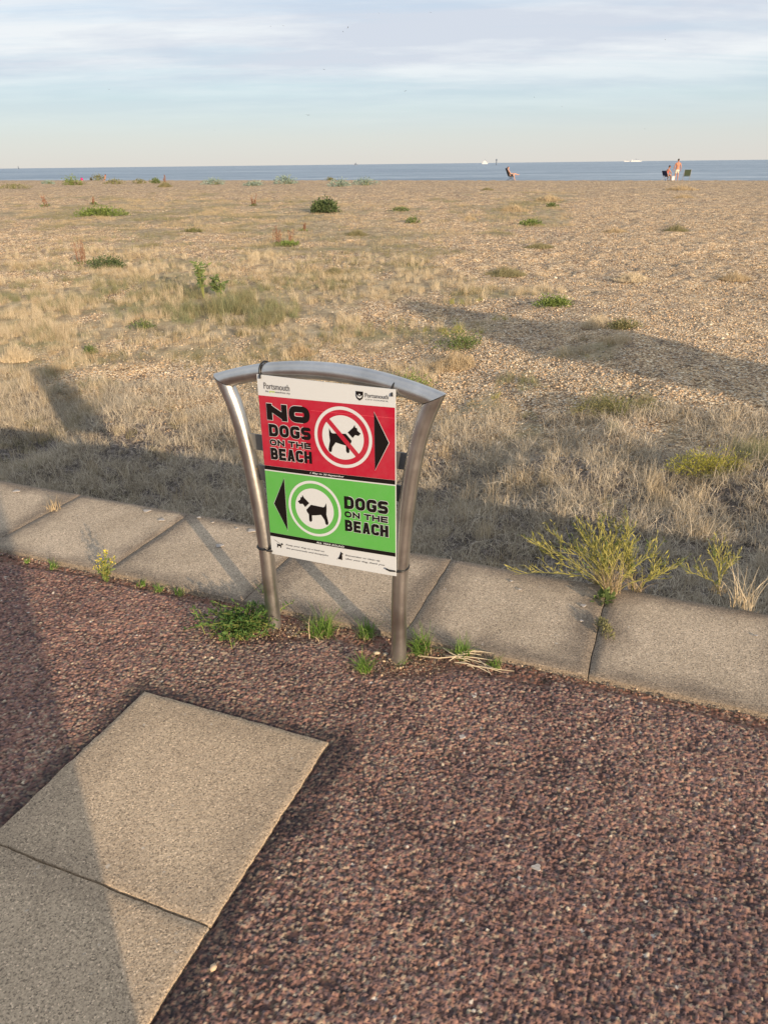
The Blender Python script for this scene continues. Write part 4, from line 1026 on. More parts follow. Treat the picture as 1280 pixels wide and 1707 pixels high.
# flowering weed on the kerb
P0 = gp(178, 968); r = empty('flowering_weed', tuple(P0), 'small weed with tiny yellow flowers growing at the kerb edge on the left', 'weed'); bm = bmesh.new(); LV = []; FV = []
for i in range(16):
    a = random.uniform(0, 6.28); tip = Vector((.055 * math.cos(a) * random.random() + .014, .03 * math.sin(a), random.uniform(.05, .125))); md = tip * .5 + Vector((0, 0, .01)); sweep(bm, [(0, 0, 0), md, tip], [.0012, .001, .0007], 4)
    for t_ in np.linspace(.1, .9, 6):
        P = np.tile(np.array((tip * t_)[:]), (2, 1)); LV.append(leaf_cloud(2, lambda n, P=P: (P, rng.normal(0, 1, P.shape)), .016, .3))
    P = np.tile(np.array(tip[:]), (7, 1)) + rng.normal(0, .004, (7, 3)); FV.append(leaf_cloud(7, lambda n, P=P: (P, rng.normal(0, 1, P.shape)), .006, .8))
bm_obj('stem', bm, M_pod, r, smooth=False); mpart('leaves', *join(LV), M_bright, r); mpart('flowers', *join(FV), M_yel, r)
# rocket-like plant sprawling over the kerb back edge
def rocket(px, py, ns, reach, hgt, label, grp, base=True, mtl=None):
    P0 = gp(px, py, .0); r = empty('wild_rocket', tuple(P0), label, 'weed', grp); bm = bmesh.new(); LV = []; PV = []
    for i in range(ns):
        a = math.pi * (i + .5) / ns + random.uniform(-.2, .2); rc = reach * random.uniform(.3, 1.0) * (1.25 if i > ns * .6 else .8); a += random.gauss(0, .25)
        tip = Vector((rc * math.cos(a), random.uniform(0, .22) * reach + abs(math.sin(a)) * reach * .35, hgt * (.35 + .75 * abs(math.sin(a))) * random.uniform(.7, 1.1)))
        md = Vector((tip.x * random.uniform(.3, .6) + random.gauss(0, .02), tip.y * .42 + random.gauss(0, .02), tip.z * random.uniform(.45, .8) + .02)); b0 = Vector((random.gauss(0, .008), random.gauss(0, .008), -.01))
        pts = [b0, b0.lerp(md, .5) + Vector((0, 0, .02)), md, md.lerp(tip, .5) + Vector((0, 0, .008)), tip]
        sweep(bm, pts, [.0020, .0017, .0014, .001, .0007], 5)
        for q in range(13):
            t_ = .22 + .76 * q / 13; f = t_ * 4; j = min(3, int(f)); c = pts[j].lerp(pts[j + 1], f - j)
            dr_ = (tip - b0).normalized() + Vector((random.gauss(0, .45), random.gauss(0, .35), random.uniform(-.2, .7))); e = c + dr_.normalized() * random.uniform(.02, .085) + Vector((0, 0, random.uniform(-.01, .015)))
            sweep(bm, [c, e], [.0010, .0006], 3, caps=False)
            m_ = 5; tq = np.linspace(.25, 1, m_); P = np.array([c.lerp(e, w_)[:] for w_ in tq]); D = np.tile(np.array(dr_[:]), (m_, 1)) + rng.normal(0, .5, (m_, 3))
            (PV if random.random() < .7 else LV).append(leaf_cloud(m_, lambda n, P=P, D=D: (P, D), .020, .17, .5))
    bm_obj('stem', bm, M_pod, r, smooth=False); mpart('pods', *join(PV), M_pod, r); mpart('leaves', *join(LV), M_mid if base else yelg, r)
    V, Fq = blades(30 + 4 * ns, .35 * reach, .0026, .03, .6, 4, 1.0, .5); mpart('dry_blades', V, Fq, straw1, r)
rocket(1018, 992, 17, .40, .20, 'sprawling yellow-green weed with branching pods growing over the kerb back edge', None)
rocket(1000, 975, 6, .30, .10, 'low trailing yellow-green runners at the left of the sprawling kerb weed', None, False)
rocket(1060, 985, 5, .22, .12, 'low trailing stems at the right of the sprawling kerb weed', None, False)
rocket(1195, 985, 4, .11, .13, 'small branching pale green weed behind the kerb, right of the sprawling one', None)
ktuft(1240, 1012, 60, 60, 'tall thin straw tuft behind the kerb at the right edge', 46, straw2, .5)
P0 = gp(1006, 1050, .014); r = empty('weed_clump', tuple(P0), 'narrow grey-green weed growing in the kerb joint below the sprawling weed', 'weed'); V, Fq = leaf_cloud(260, dome_pts(.035, .095, .03), .012, .35); mpart('leaves', V, Fq, M_dull, r)
P0 = gp(1008, 1000, .014); r = empty('weed_clump', tuple(P0), 'tiny bright green leaves at the root of the sprawling weed', 'weed'); V, Fq = leaf_cloud(60, dome_pts(.07, .04, .03), .024, .5); mpart('leaves', V, Fq, M_mid, r)
P0 = gp(90, 848, .014); r = empty('grass_tuft', tuple(P0), 'small straw tuft growing in the left kerb joint', 'grass tuft', GA); V, Fq = blades(40, .05, .003, .03, .8, 3); mpart('blades', V, Fq, straw1, r)
# dry runners lying on the tarmac right of the post
P0 = gp(780, 1112); r = empty('dry_stalks', tuple(P0), 'pale dry grass stalks lying on the tarmac right of the right post', 'dry grass')
for i in range(12):
    bm = bmesh.new(); a = R(-20) + random.gauss(0, .42); ln = random.uniform(.06, .2); c = Vector((random.uniform(-.08, .08), random.uniform(-.02, .065), .008 + random.random() * .006)); c.y -= c.x * .4
    d = Vector((math.cos(a), math.sin(a), 0)); nrm = Vector((-d.y, d.x, 0)); cv_ = random.uniform(-.2, .2) * ln
    sweep(bm, [c - d * ln / 2, c - d * ln / 6 + nrm * cv_ * .8 + Vector((0, 0, .006)), c + d * ln / 6 + nrm * cv_ * .7 + Vector((0, 0, .006)), c + d * ln / 2], [.0012, .0017, .0015, .0008], 5); bm_obj('stalk', bm, straw2, r, smooth=False)
# pebbles lying by the right post
for i, (px, py, rr, c_) in enumerate([(628, 1090, .011, 'pale round'), (643, 1092, .010, 'grey oval'), (651, 1100, .008, 'small tan'), (640, 1103, .006, 'tiny brown'), (356, 1615, .010, 'pinkish flat')]):
    P0 = gp(px, py); V, Fq = stone(50 + i); link('pebble', mesh_np('pebble', V * rr, Fq, pm[[1, 2, 0, 0, 0][i]], None, True), label=c_ + (' pebble lying beside the slab edge at the bottom' if i == 4 else ' pebble lying left of the right post'), cat='pebble', loc=(P0[0], P0[1], rr * .35))
# crumbs of gravel and plant litter along the kerb foot
M_grit = [mat('grit_brown', None, .8, 0, .2, pebc((.10, .06, .045), (.22, .13, .09))), mat('grit_grey', None, .8, 0, .2, pebc((.08, .07, .065), (.30, .25, .20)))]
pr = [(*stone(i + 20), M_grit[i % 2] if i else pm[0]) for i in range(6)] + [(*blades(4, 4.5, .28, 1.5, 1.4, 2, 1.0), straw1) for i in range(2)]
n_ = 2600; kk = rng.uniform(-3, 1.5, n_); nn = S0 - np.abs(rng.normal(0, .016, n_)) - .002
kb = rng.integers(0, 3, n_); 
for j, (ax_, ay_, rx_, ry_) in enumerate(((AX + .05, AY - .03, .10, .05), (BX + .02, BY - .01, .13, .06))):
    sel = kb == j; q = np.c_[ax_ + rng.normal(0, rx_, sel.sum()) * .7, ay_ + rng.normal(0, ry_, sel.sum()) * .7]
    kk[sel] = q @ KX; nn[sel] = np.minimum(q @ KN, S0 - .004)
sel = (kb < 2) & (rng.uniform(0, 1, n_) < .5); kk, nn = kk[~sel], nn[~sel]; n_ = len(kk)
scatter('gravel_crumbs', pr, np.c_[KX[0] * kk + KN[0] * nn, KX[1] * kk + KN[1] * nn, np.full(n_, -.001)], yaw(n_, .4), rng.lognormal(math.log(.0028), .35, n_), rng.integers(0, 8, n_), 'loose grit and dry litter along the foot of the kerb', 'grit')

# ------------------------------------------------------------------ people
SKIN = mat('skin', None, .55, 0, .3, varied((.50, .27, .18), (.58, .33, .23), 12, .001, .1)); TAN = mat('tanned_skin', None, .5, 0, .3, varied((.40, .17, .10), (.48, .22, .13), 12, .001, .1))
HAIR = mat('dark_hair', None, .6, 0, .3, varied((.018, .012, .01), (.04, .028, .02), 80)); BROWNHAIR = mat('brown_hair', None, .6, 0, .3, varied((.07, .035, .02), (.12, .06, .065), 80))
def cloth(nm, c): return mat(nm, None, .85, 0, .15, varied(tuple(v * .85 for v in c), c, 60, .002, .3))
def skin_mesh(joints, sub=2):
    """joints: list of (parent index, position, radius or (rx, ry))"""
    me = bpy.data.meshes.new('body'); me.from_pydata([j[1] for j in joints], [(j[0], i) for i, j in enumerate(joints) if j[0] is not None], [])
    o = bpy.data.objects.new('body', me); C.objects.link(o); md = o.modifiers.new('s', 'SKIN'); md.use_smooth_shade = True
    for i, j in enumerate(joints):
        sv_ = me.skin_vertices[0].data[i]; sv_.radius = j[2] if isinstance(j[2], tuple) else (j[2], j[2]); sv_.use_root = j[0] is None
    s = o.modifiers.new('u', 'SUBSURF'); s.levels = sub; s.render_levels = sub
    bpy.context.view_layer.update(); dg = bpy.context.evaluated_depsgraph_get(); out = bpy.data.meshes.new_from_object(o.evaluated_get(dg))
    bpy.data.objects.remove(o); return out
def merge(meshes, mt):
    bm = bmesh.new()
    for q in meshes: bm.from_mesh(q)
    me = bpy.data.meshes.new('body'); bm.to_mesh(me); bm.free(); me.materials.clear(); me.materials.append(mt); me.polygons.foreach_set('use_smooth', [True] * len(me.polygons)); me.update(); return me
def hand(wr, d, up, side):
    """palm and five fingers; d = pointing direction, up = back of hand, side = +1/-1 thumb side"""
    wr, d, up = Vector(wr), Vector(d).normalized(), Vector(up).normalized(); x_ = d.cross(up).normalized() * side; out = []
    out.append(skin_mesh([(None, tuple(wr), (.024, .018)), (0, tuple(wr + d * .045), (.036, .015)), (1, tuple(wr + d * .085), (.036, .013))], 1))
    for i, (o_, ln) in enumerate(((-.028, .060), (-.010, .075), (.009, .080), (.027, .070))):
        a = wr + d * .078 + x_ * o_; b_ = a + d * ln * .5 - up * .006; c = b_ + d * ln * .32 - up * .018; e = c + d * ln * .15 - up * .018
        out.append(skin_mesh([(None, tuple(a), .009), (0, tuple(b_), .0088), (1, tuple(c), .008), (2, tuple(e), .0065)], 1))
    a = wr + d * .03 + x_ * .026; b_ = a + x_ * .026 + d * .028 - up * .008; c = b_ + d * .030 + x_ * .004 - up * .006
    out.append(skin_mesh([(None, tuple(a), .013), (0, tuple(b_), .011), (1, tuple(c), .008)], 1)); return out
def headmesh(c, face, s=1.0):
    """skull with chin, nose, brow, ears looking along face"""
    c = Vector(c); f = Vector(face).normalized(); up = Vector((0, 0, 1)); up = (up - f * up.dot(f)).normalized(); r_ = f.cross(up)
    bm = bmesh.new(); bmesh.ops.create_icosphere(bm, subdivisions=4, radius=1)
    for v in bm.verts:
        x_, y_, z_ = v.co; ny = y_ * .098; nx = x_ * .076; nz = z_ * .118
        if z_ < 0: nx *= 1 - .35 * z_ * z_; ny *= 1 - (.25 if y_ > 0 else .45) * z_ * z_
        fr_ = max(0, y_)
        ny += .024 * math.exp(-(x_ / .16) ** 2 - ((z_ + .18) / .17) ** 2) * fr_ + .006 * math.exp(-(x_ / .4) ** 2 - ((z_ - .18) / .09) ** 2) * fr_ - .008 * math.exp(-((abs(x_) - .38) / .16) ** 2 - ((z_ - .02) / .12) ** 2) * fr_ + .006 * math.exp(-(x_ / .3) ** 2 - ((z_ + .52) / .08) ** 2) * fr_ + .008 * math.exp(-(x_ / .25) ** 2 - ((z_ + .85) / .12) ** 2) * fr_
        nx += math.copysign(.016, x_) * math.exp(-((abs(x_) - 1) / .2) ** 2 - ((y_ + .05) / .18) ** 2 - ((z_ + .02) / .2) ** 2)
        v.co = c + (r_ * nx + f * ny + up * nz) * s
    me = bpy.data.meshes.new('head'); bm.to_mesh(me); bm.free(); return me
def hairmesh(name, c, face, mt, parent, s=1.0, bun=False, long=0):
    c = Vector(c); f = Vector(face).normalized(); up = Vector((0, 0, 1)); up = (up - f * up.dot(f)).normalized(); r_ = f.cross(up)
    bm = bmesh.new(); bmesh.ops.create_icosphere(bm, subdivisions=3, radius=1)
    kill = [v for v in bm.verts if v.co.z < (-.35 if v.co.y < -.1 else .28)]; bmesh.ops.delete(bm, geom=kill, context='VERTS')
    for v in bm.verts:
        x_, y_, z_ = v.co; q = 1.08 + .03 * math.sin(9 * x_ + 7 * z_); v.co = c + (r_ * x_ * .078 * q + f * (y_ * .100 * q) + up * z_ * .120 * q) * s
    if bun:
        rr_ = bmesh.ops.create_icosphere(bm, subdivisions=2, radius=.05 * s)
        for v in rr_['verts']: v.co += c + (f * -.07 + up * .10) * s
    if long: sweep(bm, [c - f * .07 * s + up * .03, c - f * .10 * s - up * .1, c - f * .09 * s - up * long], [.05, .055, .03], 10)
    bm_obj(name, bm, mt, parent)
def garment(name, joints, mt, parent, sub=1):
    me = skin_mesh(joints, sub); me.materials.clear(); me.materials.append(mt); link(name, me, parent)
def eyes(c, face, parent, s=1.0):
    c = Vector(c); f = Vector(face).normalized(); r_ = f.cross(Vector((0, 0, 1))).normalized(); bm = bmesh.new()
    for sx_ in (-1, 1):
        q = bmesh.ops.create_icosphere(bm, subdivisions=2, radius=.009 * s)
        for v in q['verts']: v.co += c + (r_ * .029 * sx_ + f * .081 + Vector((0, 0, .003))) * s
    bm_obj('eyes', bm, HAIR, parent)

def person_standing(loc, rz, label, skinm, look=(.3, 1, 0), shorts=None, shirt=None, trousers=None, armL=None, armR=None, sc=1.0, hair=HAIR, name='person'):
    r = empty(name, loc, label, 'person', rot=(0, 0, rz)); r.scale = (sc, sc, sc)
    hz = .93
    J_ = [(None, (0, 0, hz), (.150, .11)), (0, (0, .0, 1.08), (.145, .105)), (1, (0, -.01, 1.25), (.165, .115)), (2, (0, -.015, 1.40), (.150, .10)), (3, (0, -.01, 1.49), (.06, .06)), (4, (0, .01, 1.58), (.055, .055))]
    for sx_, arm in ((-1, armL), (1, armR)):
        arm = arm or [(sx_ * .27, -.02, 1.14), (sx_ * .29, .05, .90)]
        i = len(J_); J_ += [(3, (sx_ * .185, -.015, 1.41), .062), (i, arm[0], .043), (i + 1, arm[1], .030)]
        i = len(J_); st_ = .06 if sx_ < 0 else -.03
        J_ += [(0, (sx_ * .095, 0, .84), .095), (i, (sx_ * .11, st_ * .5 + .01, .48), .058), (i + 1, (sx_ * .12, st_ - .01, .10), .037), (i + 2, (sx_ * .12, st_ - .03, .045), .040), (i + 3, (sx_ * .135, st_ + .13, .03), (.038, .026))]
    hc = Vector((0, .02, 1.665)); ms_ = [skin_mesh(J_), headmesh(hc, look)]
    for sx_, arm in ((-1, armL), (1, armR)):
        arm = arm or [(sx_ * .27, -.02, 1.14), (sx_ * .29, .05, .90)]
        d = Vector(arm[1]) - Vector(arm[0]); ms_ += hand(arm[1], d, (sx_, 0, .1) if abs(d.normalized().z) > .6 else (0, 0, 1), 1 if sx_ < 0 else -1)
    link('body', merge(ms_, skinm), r); hairmesh('hair', hc, look, hair, r); eyes(hc, look, r)
    if shorts:
        g_ = [(None, (0, 0, .98), (.170, .125)), (0, (0, 0, .88), (.180, .135))]
        for sx_ in (-1, 1): i = len(g_); g_ += [(1, (sx_ * .105, .01, .78), .115), (i, (sx_ * .112, .015, .56), .098)]
        garment('shorts', g_, shorts, r)
    if shirt:
        g_ = [(None, (0, 0, .93), (.175, .13)), (0, (0, 0, 1.10), (.168, .125)), (1, (0, -.01, 1.27), (.185, .132)), (2, (0, -.015, 1.42), (.165, .112))]
        for sx_, arm in ((-1, armL), (1, armR)):
            i = len(g_); arm = arm or [(sx_ * .27, -.02, 1.14), 0]; g_ += [(3, (sx_ * .19, -.015, 1.415), .075), (i, tuple(Vector((sx_ * .19, -.015, 1.415)).lerp(Vector(arm[0]), .8)), .062)]
        garment('shirt', g_, shirt, r)
    if trousers:
        g_ = [(None, (0, 0, .99), (.165, .12)), (0, (0, 0, .88), (.172, .13))]
        for sx_ in (-1, 1): st_ = .06 if sx_ < 0 else -.03; i = len(g_); g_ += [(1, (sx_ * .10, .0, .78), .108), (i, (sx_ * .112, st_ * .5, .48), .075), (i + 1, (sx_ * .12, st_ - .01, .12), .062)]
        garment('trousers', g_, trousers, r)
    return r
def person_seated(loc, rz, label, skinm, back=.35, look=(0, 1, -.2), top=None, bottom=None, hair=HAIR, crossed=False, lean=0.0, bun=True, legs=True):
    """sits at the origin on a seat .36 high facing +y"""
    r = empty('person', loc, label, 'person', rot=(0, 0, rz)); sh_ = .42
    def T(h): return Vector((0, -h * math.sin(back), sh_ + h * math.cos(back)))
    J_ = [(None, tuple(T(0)), (.150, .12)), (0, tuple(T(.17)), (.125, .10)), (1, tuple(T(.34)), (.140, .105)), (2, tuple(T(.46)), (.125, .09)), (3, tuple(T(.55) + Vector((0, .02, 0))), .052), (4, tuple(T(.62) + Vector((0, .04, 0))), .050)]
    s3 = T(.46); hands = []
    for sx_ in (-1, 1):
        el = Vector((sx_ * .24, s3.y + .16, s3.z - .24)); wr = Vector((sx_ * .10, s3.y + .36, s3.z - .24)) if not crossed else Vector((sx_ * .2, s3.y + .42, s3.z - .22))
        i = len(J_); J_ += [(3, (sx_ * .165, s3.y, s3.z), .054), (i, tuple(el), .037), (i + 1, tuple(wr), .026)]; hands.append((wr, wr - el))
        i = len(J_)
        if crossed and sx_ > 0: kn_, an, toe = (sx_ * .06, .47, .60), (.0, .80, .50), (.02, .92, .56)
        elif crossed: kn_, an, toe = (sx_ * .10, .42, .50), (-.10, .50, .10), (-.10, .63, .04)
        else: kn_, an, toe = (sx_ * .14, .42, .50), (sx_ * .15, .40, .09), (sx_ * .16, .54, .03)
        if legs: J_ += [(0, (sx_ * .10, .08, sh_), .092), (i, kn_, .058), (i + 1, an, .036), (i + 2, toe, (.034, .024))]
    hc = T(.72) + Vector((0, .06, .0)); ms_ = [skin_mesh(J_), headmesh(hc, look, .95)]
    for (wr, d), s_h in zip(hands, (1, -1)): ms_ += hand(wr, d, (0, 0, 1), s_h)
    link('body', merge(ms_, skinm), r); hairmesh('hair', hc, look, hair, r, .97, bun); eyes(hc, look, r, .95)
    if top: garment('top', [(None, tuple(T(.12)), (.138, .115)), (0, tuple(T(.30)), (.150, .118)), (1, tuple(T(.43)), (.138, .10))], top, r)
    if bottom: garment('shorts', [(None, tuple(T(.06)), (.165, .13)), (0, tuple(T(-.01)), (.165, .135)), (1, (.10, .12, .43), .105), (2, (.13, .28, .47), .085), (1, (-.10, .12, .43), .105), (4, (-.13, .28, .47), .085)], bottom, r)
    return r
def camp_chair(loc, rz, label, fabric, framem, back=.35, high=.55, group=None):
    r = empty('folding_chair', loc, label, 'folding chair', group, (0, 0, rz)); zs_ = .36
    bm = bmesh.new(); box(bm, (0, .12, zs_), (.50, .46, .012), (R(4), 0, 0)); bm_obj('seat', bm, fabric, r, smooth=False)
    bm = bmesh.new(); cy_ = -.12 - math.sin(back) * high / 2; box(bm, (0, cy_, zs_ + .04 + math.cos(back) * high / 2), (.50, .014, high), (back, 0, 0)); bm_obj('backrest', bm, fabric, r, smooth=False)
    for sx_ in (-1, 1):
        bm = bmesh.new(); sweep(bm, [(sx_ * .27, .38, 0), (sx_ * .27, -.10, zs_ + .02), (sx_ * .27, -.12 - math.sin(back) * (high + .05), zs_ + .04 + math.cos(back) * (high + .05))], .013, 8); bm_obj('back_rail', bm, framem, r)
        bm = bmesh.new(); sweep(bm, [(sx_ * .285, -.28, 0), (sx_ * .285, .34, zs_)], .013, 8); bm_obj('leg', bm, framem, r)
        bm = bmesh.new(); box(bm, (sx_ * .285, .08, zs_ + .20), (.05, .42, .022)); sweep(bm, [(sx_ * .285, .25, zs_ - .02), (sx_ * .285, .25, zs_ + .2)], .011, 6); bm_obj('armrest', bm, framem, r)
    return r
def foot(px, py):  # where a figure's feet stand near the crest
    x_, y_, z_ = on_ground(px, py); return x_, y_, z_
cyr = lambda px: None
def crest_at(px, back=.8):
    d = ray(px, 300); tt_ = np.arange(20, 150, .05); X_ = d[0] / d[1] * tt_; i = np.argmax(tt_ > crest_y(X_) - back); x_, y_ = X_[i], tt_[i]; return x_, y_, float(terr(np.array([x_]), np.array([y_]))[0])
khaki = cloth('khaki_cloth', (.60, .55, .46)); black = cloth('black_cloth', (.02, .02, .025)); navy = cloth('navy_cloth', (.03, .04, .09)); green = cloth('green_canvas', (.06, .08, .05)); coral = cloth('coral_cloth', (.50, .10, .08))
alu = mat('pale_metal', (.55, .52, .48), .4, .6, .4); darkm = mat('dark_metal', (.05, .05, .055), .5, .5, .3)
p = crest_at(1126); person_standing(p, R(-8), 'bare-backed standing man in pale shorts facing the sea', TAN, (.55, .8, -.05), shorts=khaki, sc=.98)
print('crest man', p, project(np.array([[p[0], p[1], p[2]], [p[0], p[1], p[2] + 1.75]])))
p = crest_at(1109); camp_chair(p, R(-60), 'low chair with pale frame under the seated woman beside the standing man', navy, alu, .5, .45)
person_seated((p[0], p[1], p[2] - .02), R(-60), 'seated woman with dark tied-up hair leaning forward beside the standing man', TAN, -.30, (.4, 1, -.5), top=coral, bottom=black)
p = crest_at(1143, .9); camp_chair(p, R(-12), 'empty folding chair with dark green back seen from behind, right of the standing man', green, alu, .30, .50)
p = crest_at(1120.5, 1.0); bm = bmesh.new()
for a, b_ in (((0, 0, .15), (.26, .18, .30)),): box(bm, a, b_)
bmesh.ops.bevel(bm, geom=bm.edges[:], offset=.03, segments=3, affect='EDGES'); 
r = empty('cool_box', p, 'small white cool box standing between the seated woman and the standing man', 'cool box'); bm_obj('box', bm, W_WHITE, r)
bm = bmesh.new(); box(bm, (0, 0, .325), (.28, .2, .045)); bmesh.ops.bevel(bm, geom=bm.edges[:], offset=.012, segments=2, affect='EDGES'); bm_obj('lid', bm, W_WHITE, r)
bm = bmesh.new(); sweep(bm, [(-.13, 0, .27), (-.12, 0, .40), (.12, 0, .40), (.13, 0, .27)], .01, 6); bm_obj('handle', bm, alu, r)
p = crest_at(849); camp_chair(p, R(-84), 'dark high-backed folding chair holding the reclining bather', black, darkm, .38, .72)
person_seated(p, R(-84), 'reclining bather in dark swimwear with legs crossed in a dark chair', SKIN, .36, (0, 1, .05), top=black, bottom=black, crossed=True, bun=False, hair=BROWNHAIR)
p = crest_at(173, -2.2); person_seated((p[0], p[1], p[2] - .30), R(110), 'dark-haired person in black top sitting on the shingle behind the bushes at the left', TAN, .5, (-.3, 1, 0), top=black, bottom=black, hair=BROWNHAIR, bun=True)
for px, c, lb in ((137, (.55, .02, .16), 'small bright pink bag lying on the shingle crest at the left'), (152.5, (.015, .015, .03), 'small dark bag lying on the shingle crest right of the pink one')):
    p = crest_at(px, .3); r = empty('beach_bag', p, lb, 'bag', 'bags on the crest'); bm = bmesh.new(); bmesh.ops.create_icosphere(bm, subdivisions=3, radius=.2)
    for v in bm.verts: v.co = Vector((v.co.x, v.co.y * .6, max(v.co.z, -.14) * 1.05 + .14)) * .8
    bm_obj('bag_body', bm, cloth('bag_cloth', c), r); bm = bmesh.new(); sweep(bm, [(-.08, 0, .24), (-.06, 0, .32), (.06, 0, .32), (.08, 0, .24)], .012, 6); bm_obj('strap', bm, black, r)

# photographer, standing just behind the camera, holding a phone
r = person_standing((.04, -.42, 0), 0, 'person standing on the tarmac taking the photograph with both arms raised', SKIN, (0, 1, -.25), shirt=navy, trousers=black, armL=[(-.25, .10, 1.20), (-.12, .30, 1.36)], armR=[(.22, .10, 1.20), (.04, .30, 1.36)], sc=.97)
bm = bmesh.new(); box(bm, (0, 0, 0), (.075, .009, .155)); bmesh.ops.bevel(bm, geom=bm.edges[:], offset=.003, segments=2, affect='EDGES')
garment('shadow_coat', [(None, (0, 0, 1.15), (.20, .14)), (0, (0, 0, .95), (.22, .16)), (1, (0, 0, .70), (.24, .18)), (2, (0, 0, .42), (.24, .19)), (3, (0, 0, .12), (.22, .18))], navy, r)  # long garment added to widen the shadow and close the gap between the legs
ph = bm_obj('phone', bm, W_BLACK, label='black phone held upright in the photographer hands', cat='phone', loc=(0, -.012, HC - .055)); ph.rotation_euler = (-PITCH, 0, 0)

# unseen column, added off to the right to cast the long beach shadow
tip = on_ground(686, 500); Hc = 2.75; q = np.array(tip[:2]) - SD * ((Hc - tip[2]) / math.tan(SUN_EL)) - np.array([.869, .495]) * .12; zc = 0 if KN @ q < S1 else float(terr(np.array([q[0]]), np.array([q[1]]))[0])
print('column', q, zc)
r = empty('shadow_column', (q[0], q[1], zc), 'unseen round dark green column with domed cap, added to cast the long beach shadow', 'shadow caster')
M_col = mat('green_paint', (.03, .08, .05), .5, 0, .4)
bm = bmesh.new(); lathe(bm, [(.66, -.3), (.66, .12), (.60, .16), (.60, Hc - .92)], 32); bm_obj('drum', bm, M_col, r)
bm = bmesh.new(); lathe(bm, [(.64, Hc - .92), (.64, Hc - .86), (.60, Hc - .80), (.53, Hc - .62), (.42, Hc - .40), (.27, Hc - .20), (.17, Hc - .06), (.05, Hc)], 32); bm_obj('domed_cap', bm, M_col, r)

# ------------------------------------------------------------------ ships, marker, birds
M_hull = mat('ship_white', (.50, .50, .50), .5, 0, .3); M_hulld = mat('ship_dark', (.12, .15, .2), .5, 0, .3)
def ship(px, Y, ln, hgt, label, kind):
    P = at_dist(px, 273, Y); r = empty('ship', (P[0], Y, -2.0), label, 'ship', 'ships on the horizon'); bm = bmesh.new()
    prof = [(-.5, .26), (.36, .26), (.5, .34), (.44, 0), (-.47, 0)]
    w = ln * .08; a = [bm.verts.new((x_ * ln, -w, z_ * hgt)) for x_, z_ in prof]; b_ = [bm.verts.new((x_ * ln, w, z_ * hgt)) for x_, z_ in prof]
    bm.faces.new(a); bm.faces.new(b_[::-1])
    for i in range(5): j = (i + 1) % 5; bm.faces.new((a[i], b_[i], b_[j], a[j]))
    bm_obj('hull', bm, M_hulld if kind == 'boat' else M_hull, r, smooth=False); bm = bmesh.new()
    if kind == 'cargo': box(bm, (-.36 * ln, 0, .42 * hgt), (.14 * ln, w * 1.6, .36 * hgt)); box(bm, (.02 * ln, 0, .33 * hgt), (.55 * ln, w * 1.5, .14 * hgt))
    else: box(bm, (-.05 * ln, 0, .40 * hgt), (.55 * ln, w * 1.5, .26 * hgt)); box(bm, (-.05 * ln, 0, .58 * hgt), (.30 * ln, w * 1.2, .16 * hgt))
    bm_obj('superstructure', bm, M_hull if kind != 'boat' else M_hulld, r, smooth=False); bm = bmesh.new(); sweep(bm, [(0, 0, .6 * hgt), (-.02 * ln, 0, hgt)], ln * .018, 6); sweep(bm, [(.18 * ln, 0, .3 * hgt), (.18 * ln, 0, .8 * hgt)], ln * .012, 6); bm_obj('mast', bm, M_hulld, r, smooth=False)
ship(808, 2600, 19, 15, 'white ship with a pointed mast on the horizon, nearest the reclining bather', 'ferry')
ship(1059, 5200, 72, 18, 'long low white ship on the horizon left of the standing man', 'cargo'); ship(1044, 6500, 50, 14, 'tiny pale ship just left of the long white ship', 'cargo')
ship(593, 3600, 16, 13, 'tiny dark-masted boat on the horizon above the sea kale', 'boat'); ship(30, 3600, 6, 18, 'very small boat with a thin mast at the far left horizon', 'boat')
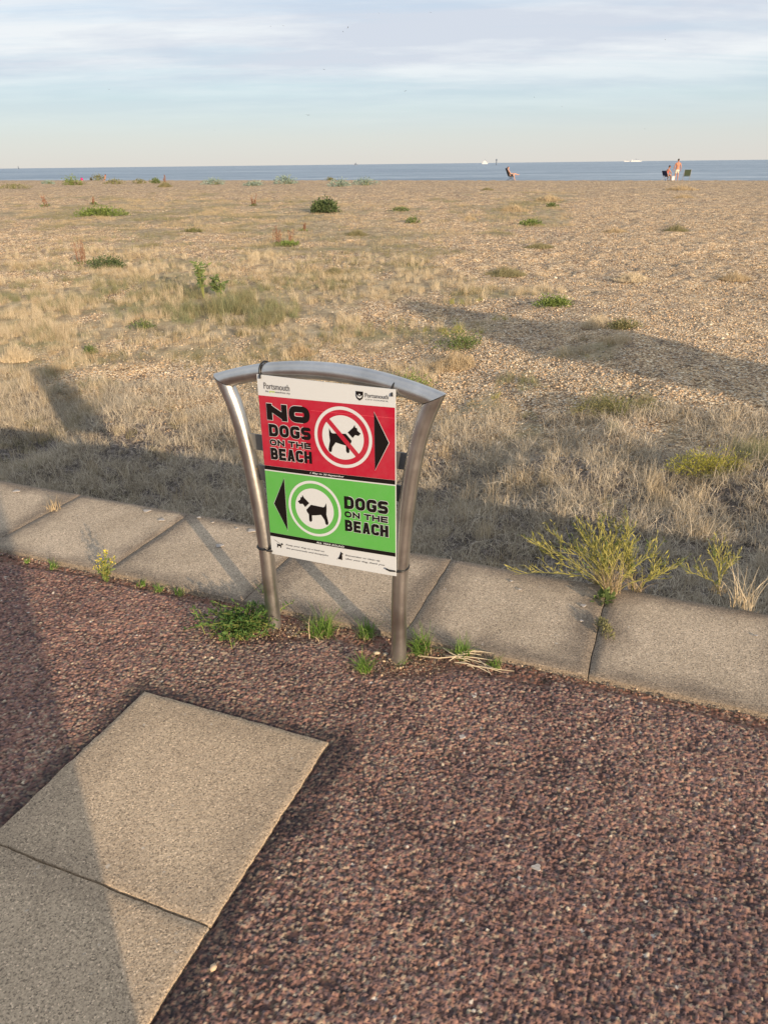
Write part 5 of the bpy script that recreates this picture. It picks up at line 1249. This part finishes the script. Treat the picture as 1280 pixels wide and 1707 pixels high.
P = at_dist(827, 275, 1300); r = empty('channel_marker', (P[0], 1300, -2), 'thin dark channel marker post in the sea right of the masted ship', 'marker'); bm = bmesh.new(); sweep(bm, [(0, 0, -1), (0, 0, 8)], [.9, .7], 8); bm_obj('pole', bm, M_hulld, r); bm = bmesh.new(); lathe(bm, [(1.3, 6.4), (1.3, 8.2), (.1, 9.2)], 8); bm_obj('topmark', bm, M_hulld, r)
M_bird = mat('bird_feather', (.10, .10, .11), .7, 0, .2)
for i, (px, py, spx, rl, lb) in enumerate([(513, 192, 7, .2, 'largest gull gliding in the middle of the sky'), (675, 152, 6, -.3, 'gull high right of the largest one'), (540, 116, 5, .4, 'gull above the largest one'), (580, 46, 5, 1.0, 'upper gull of the pair near the top'), (572, 53, 4, .6, 'lower gull of the pair near the top'),
        (472, 43, 3.5, .3, 'small gull left of the pair near the top'), (451, 44, 3.5, -.2, 'leftmost small gull near the top'), (182, 149, 4, .2, 'lone gull at the left of the sky'), (890, 162, 4, .5, 'lone gull above the reclining bather'), (717, 21, 4, .1, 'topmost gull near the upper edge'), (1108, 66, 3.5, .4, 'lone gull at the upper right'), (936, 178, 3, .1, 'tiny gull right of the lone gull above the bather'), (631, 22, 3, .1, 'tiny gull left of the topmost gull'), (358, 217, 3, .2, 'tiny gull low at the left'), (1074, 215, 3, .2, 'tiny gull low above the standing man')]):
    Y = 150 + 17 * (i % 5); P = at_dist(px, py, Y); s = spx * Y / F * .5
    bm = bmesh.new(); 
    body = [(-.0, -.32, 0), (0, .0, .03), (0, .34, 0)]; sweep(bm, [Vector(q) * s for q in body], [.03 * s, .09 * s, .03 * s], 6)
    for sx_ in (-1, 1):
        top = [(0, .1, .05), (sx_ * .5, .16, .22), (sx_ * 1.0, -.05, .10), (sx_ * .5, -.08, .19), (0, -.12, .04)]; vt = [bm.verts.new(Vector(q) * s) for q in top]; vb = [bm.verts.new((Vector(q) + Vector((0, 0, -.03))) * s) for q in top]
        bm.faces.new(vt); bm.faces.new(vb[::-1])
        for a in range(5): bm.faces.new((vt[a], vb[a], vb[(a + 1) % 5], vt[(a + 1) % 5]))
    o = bm_obj('gull', bm, M_bird, smooth=False, label=lb, cat='gull', group='gulls in the sky', loc=tuple(P)); o.rotation_euler = (0, rl * .5, rl * 2)
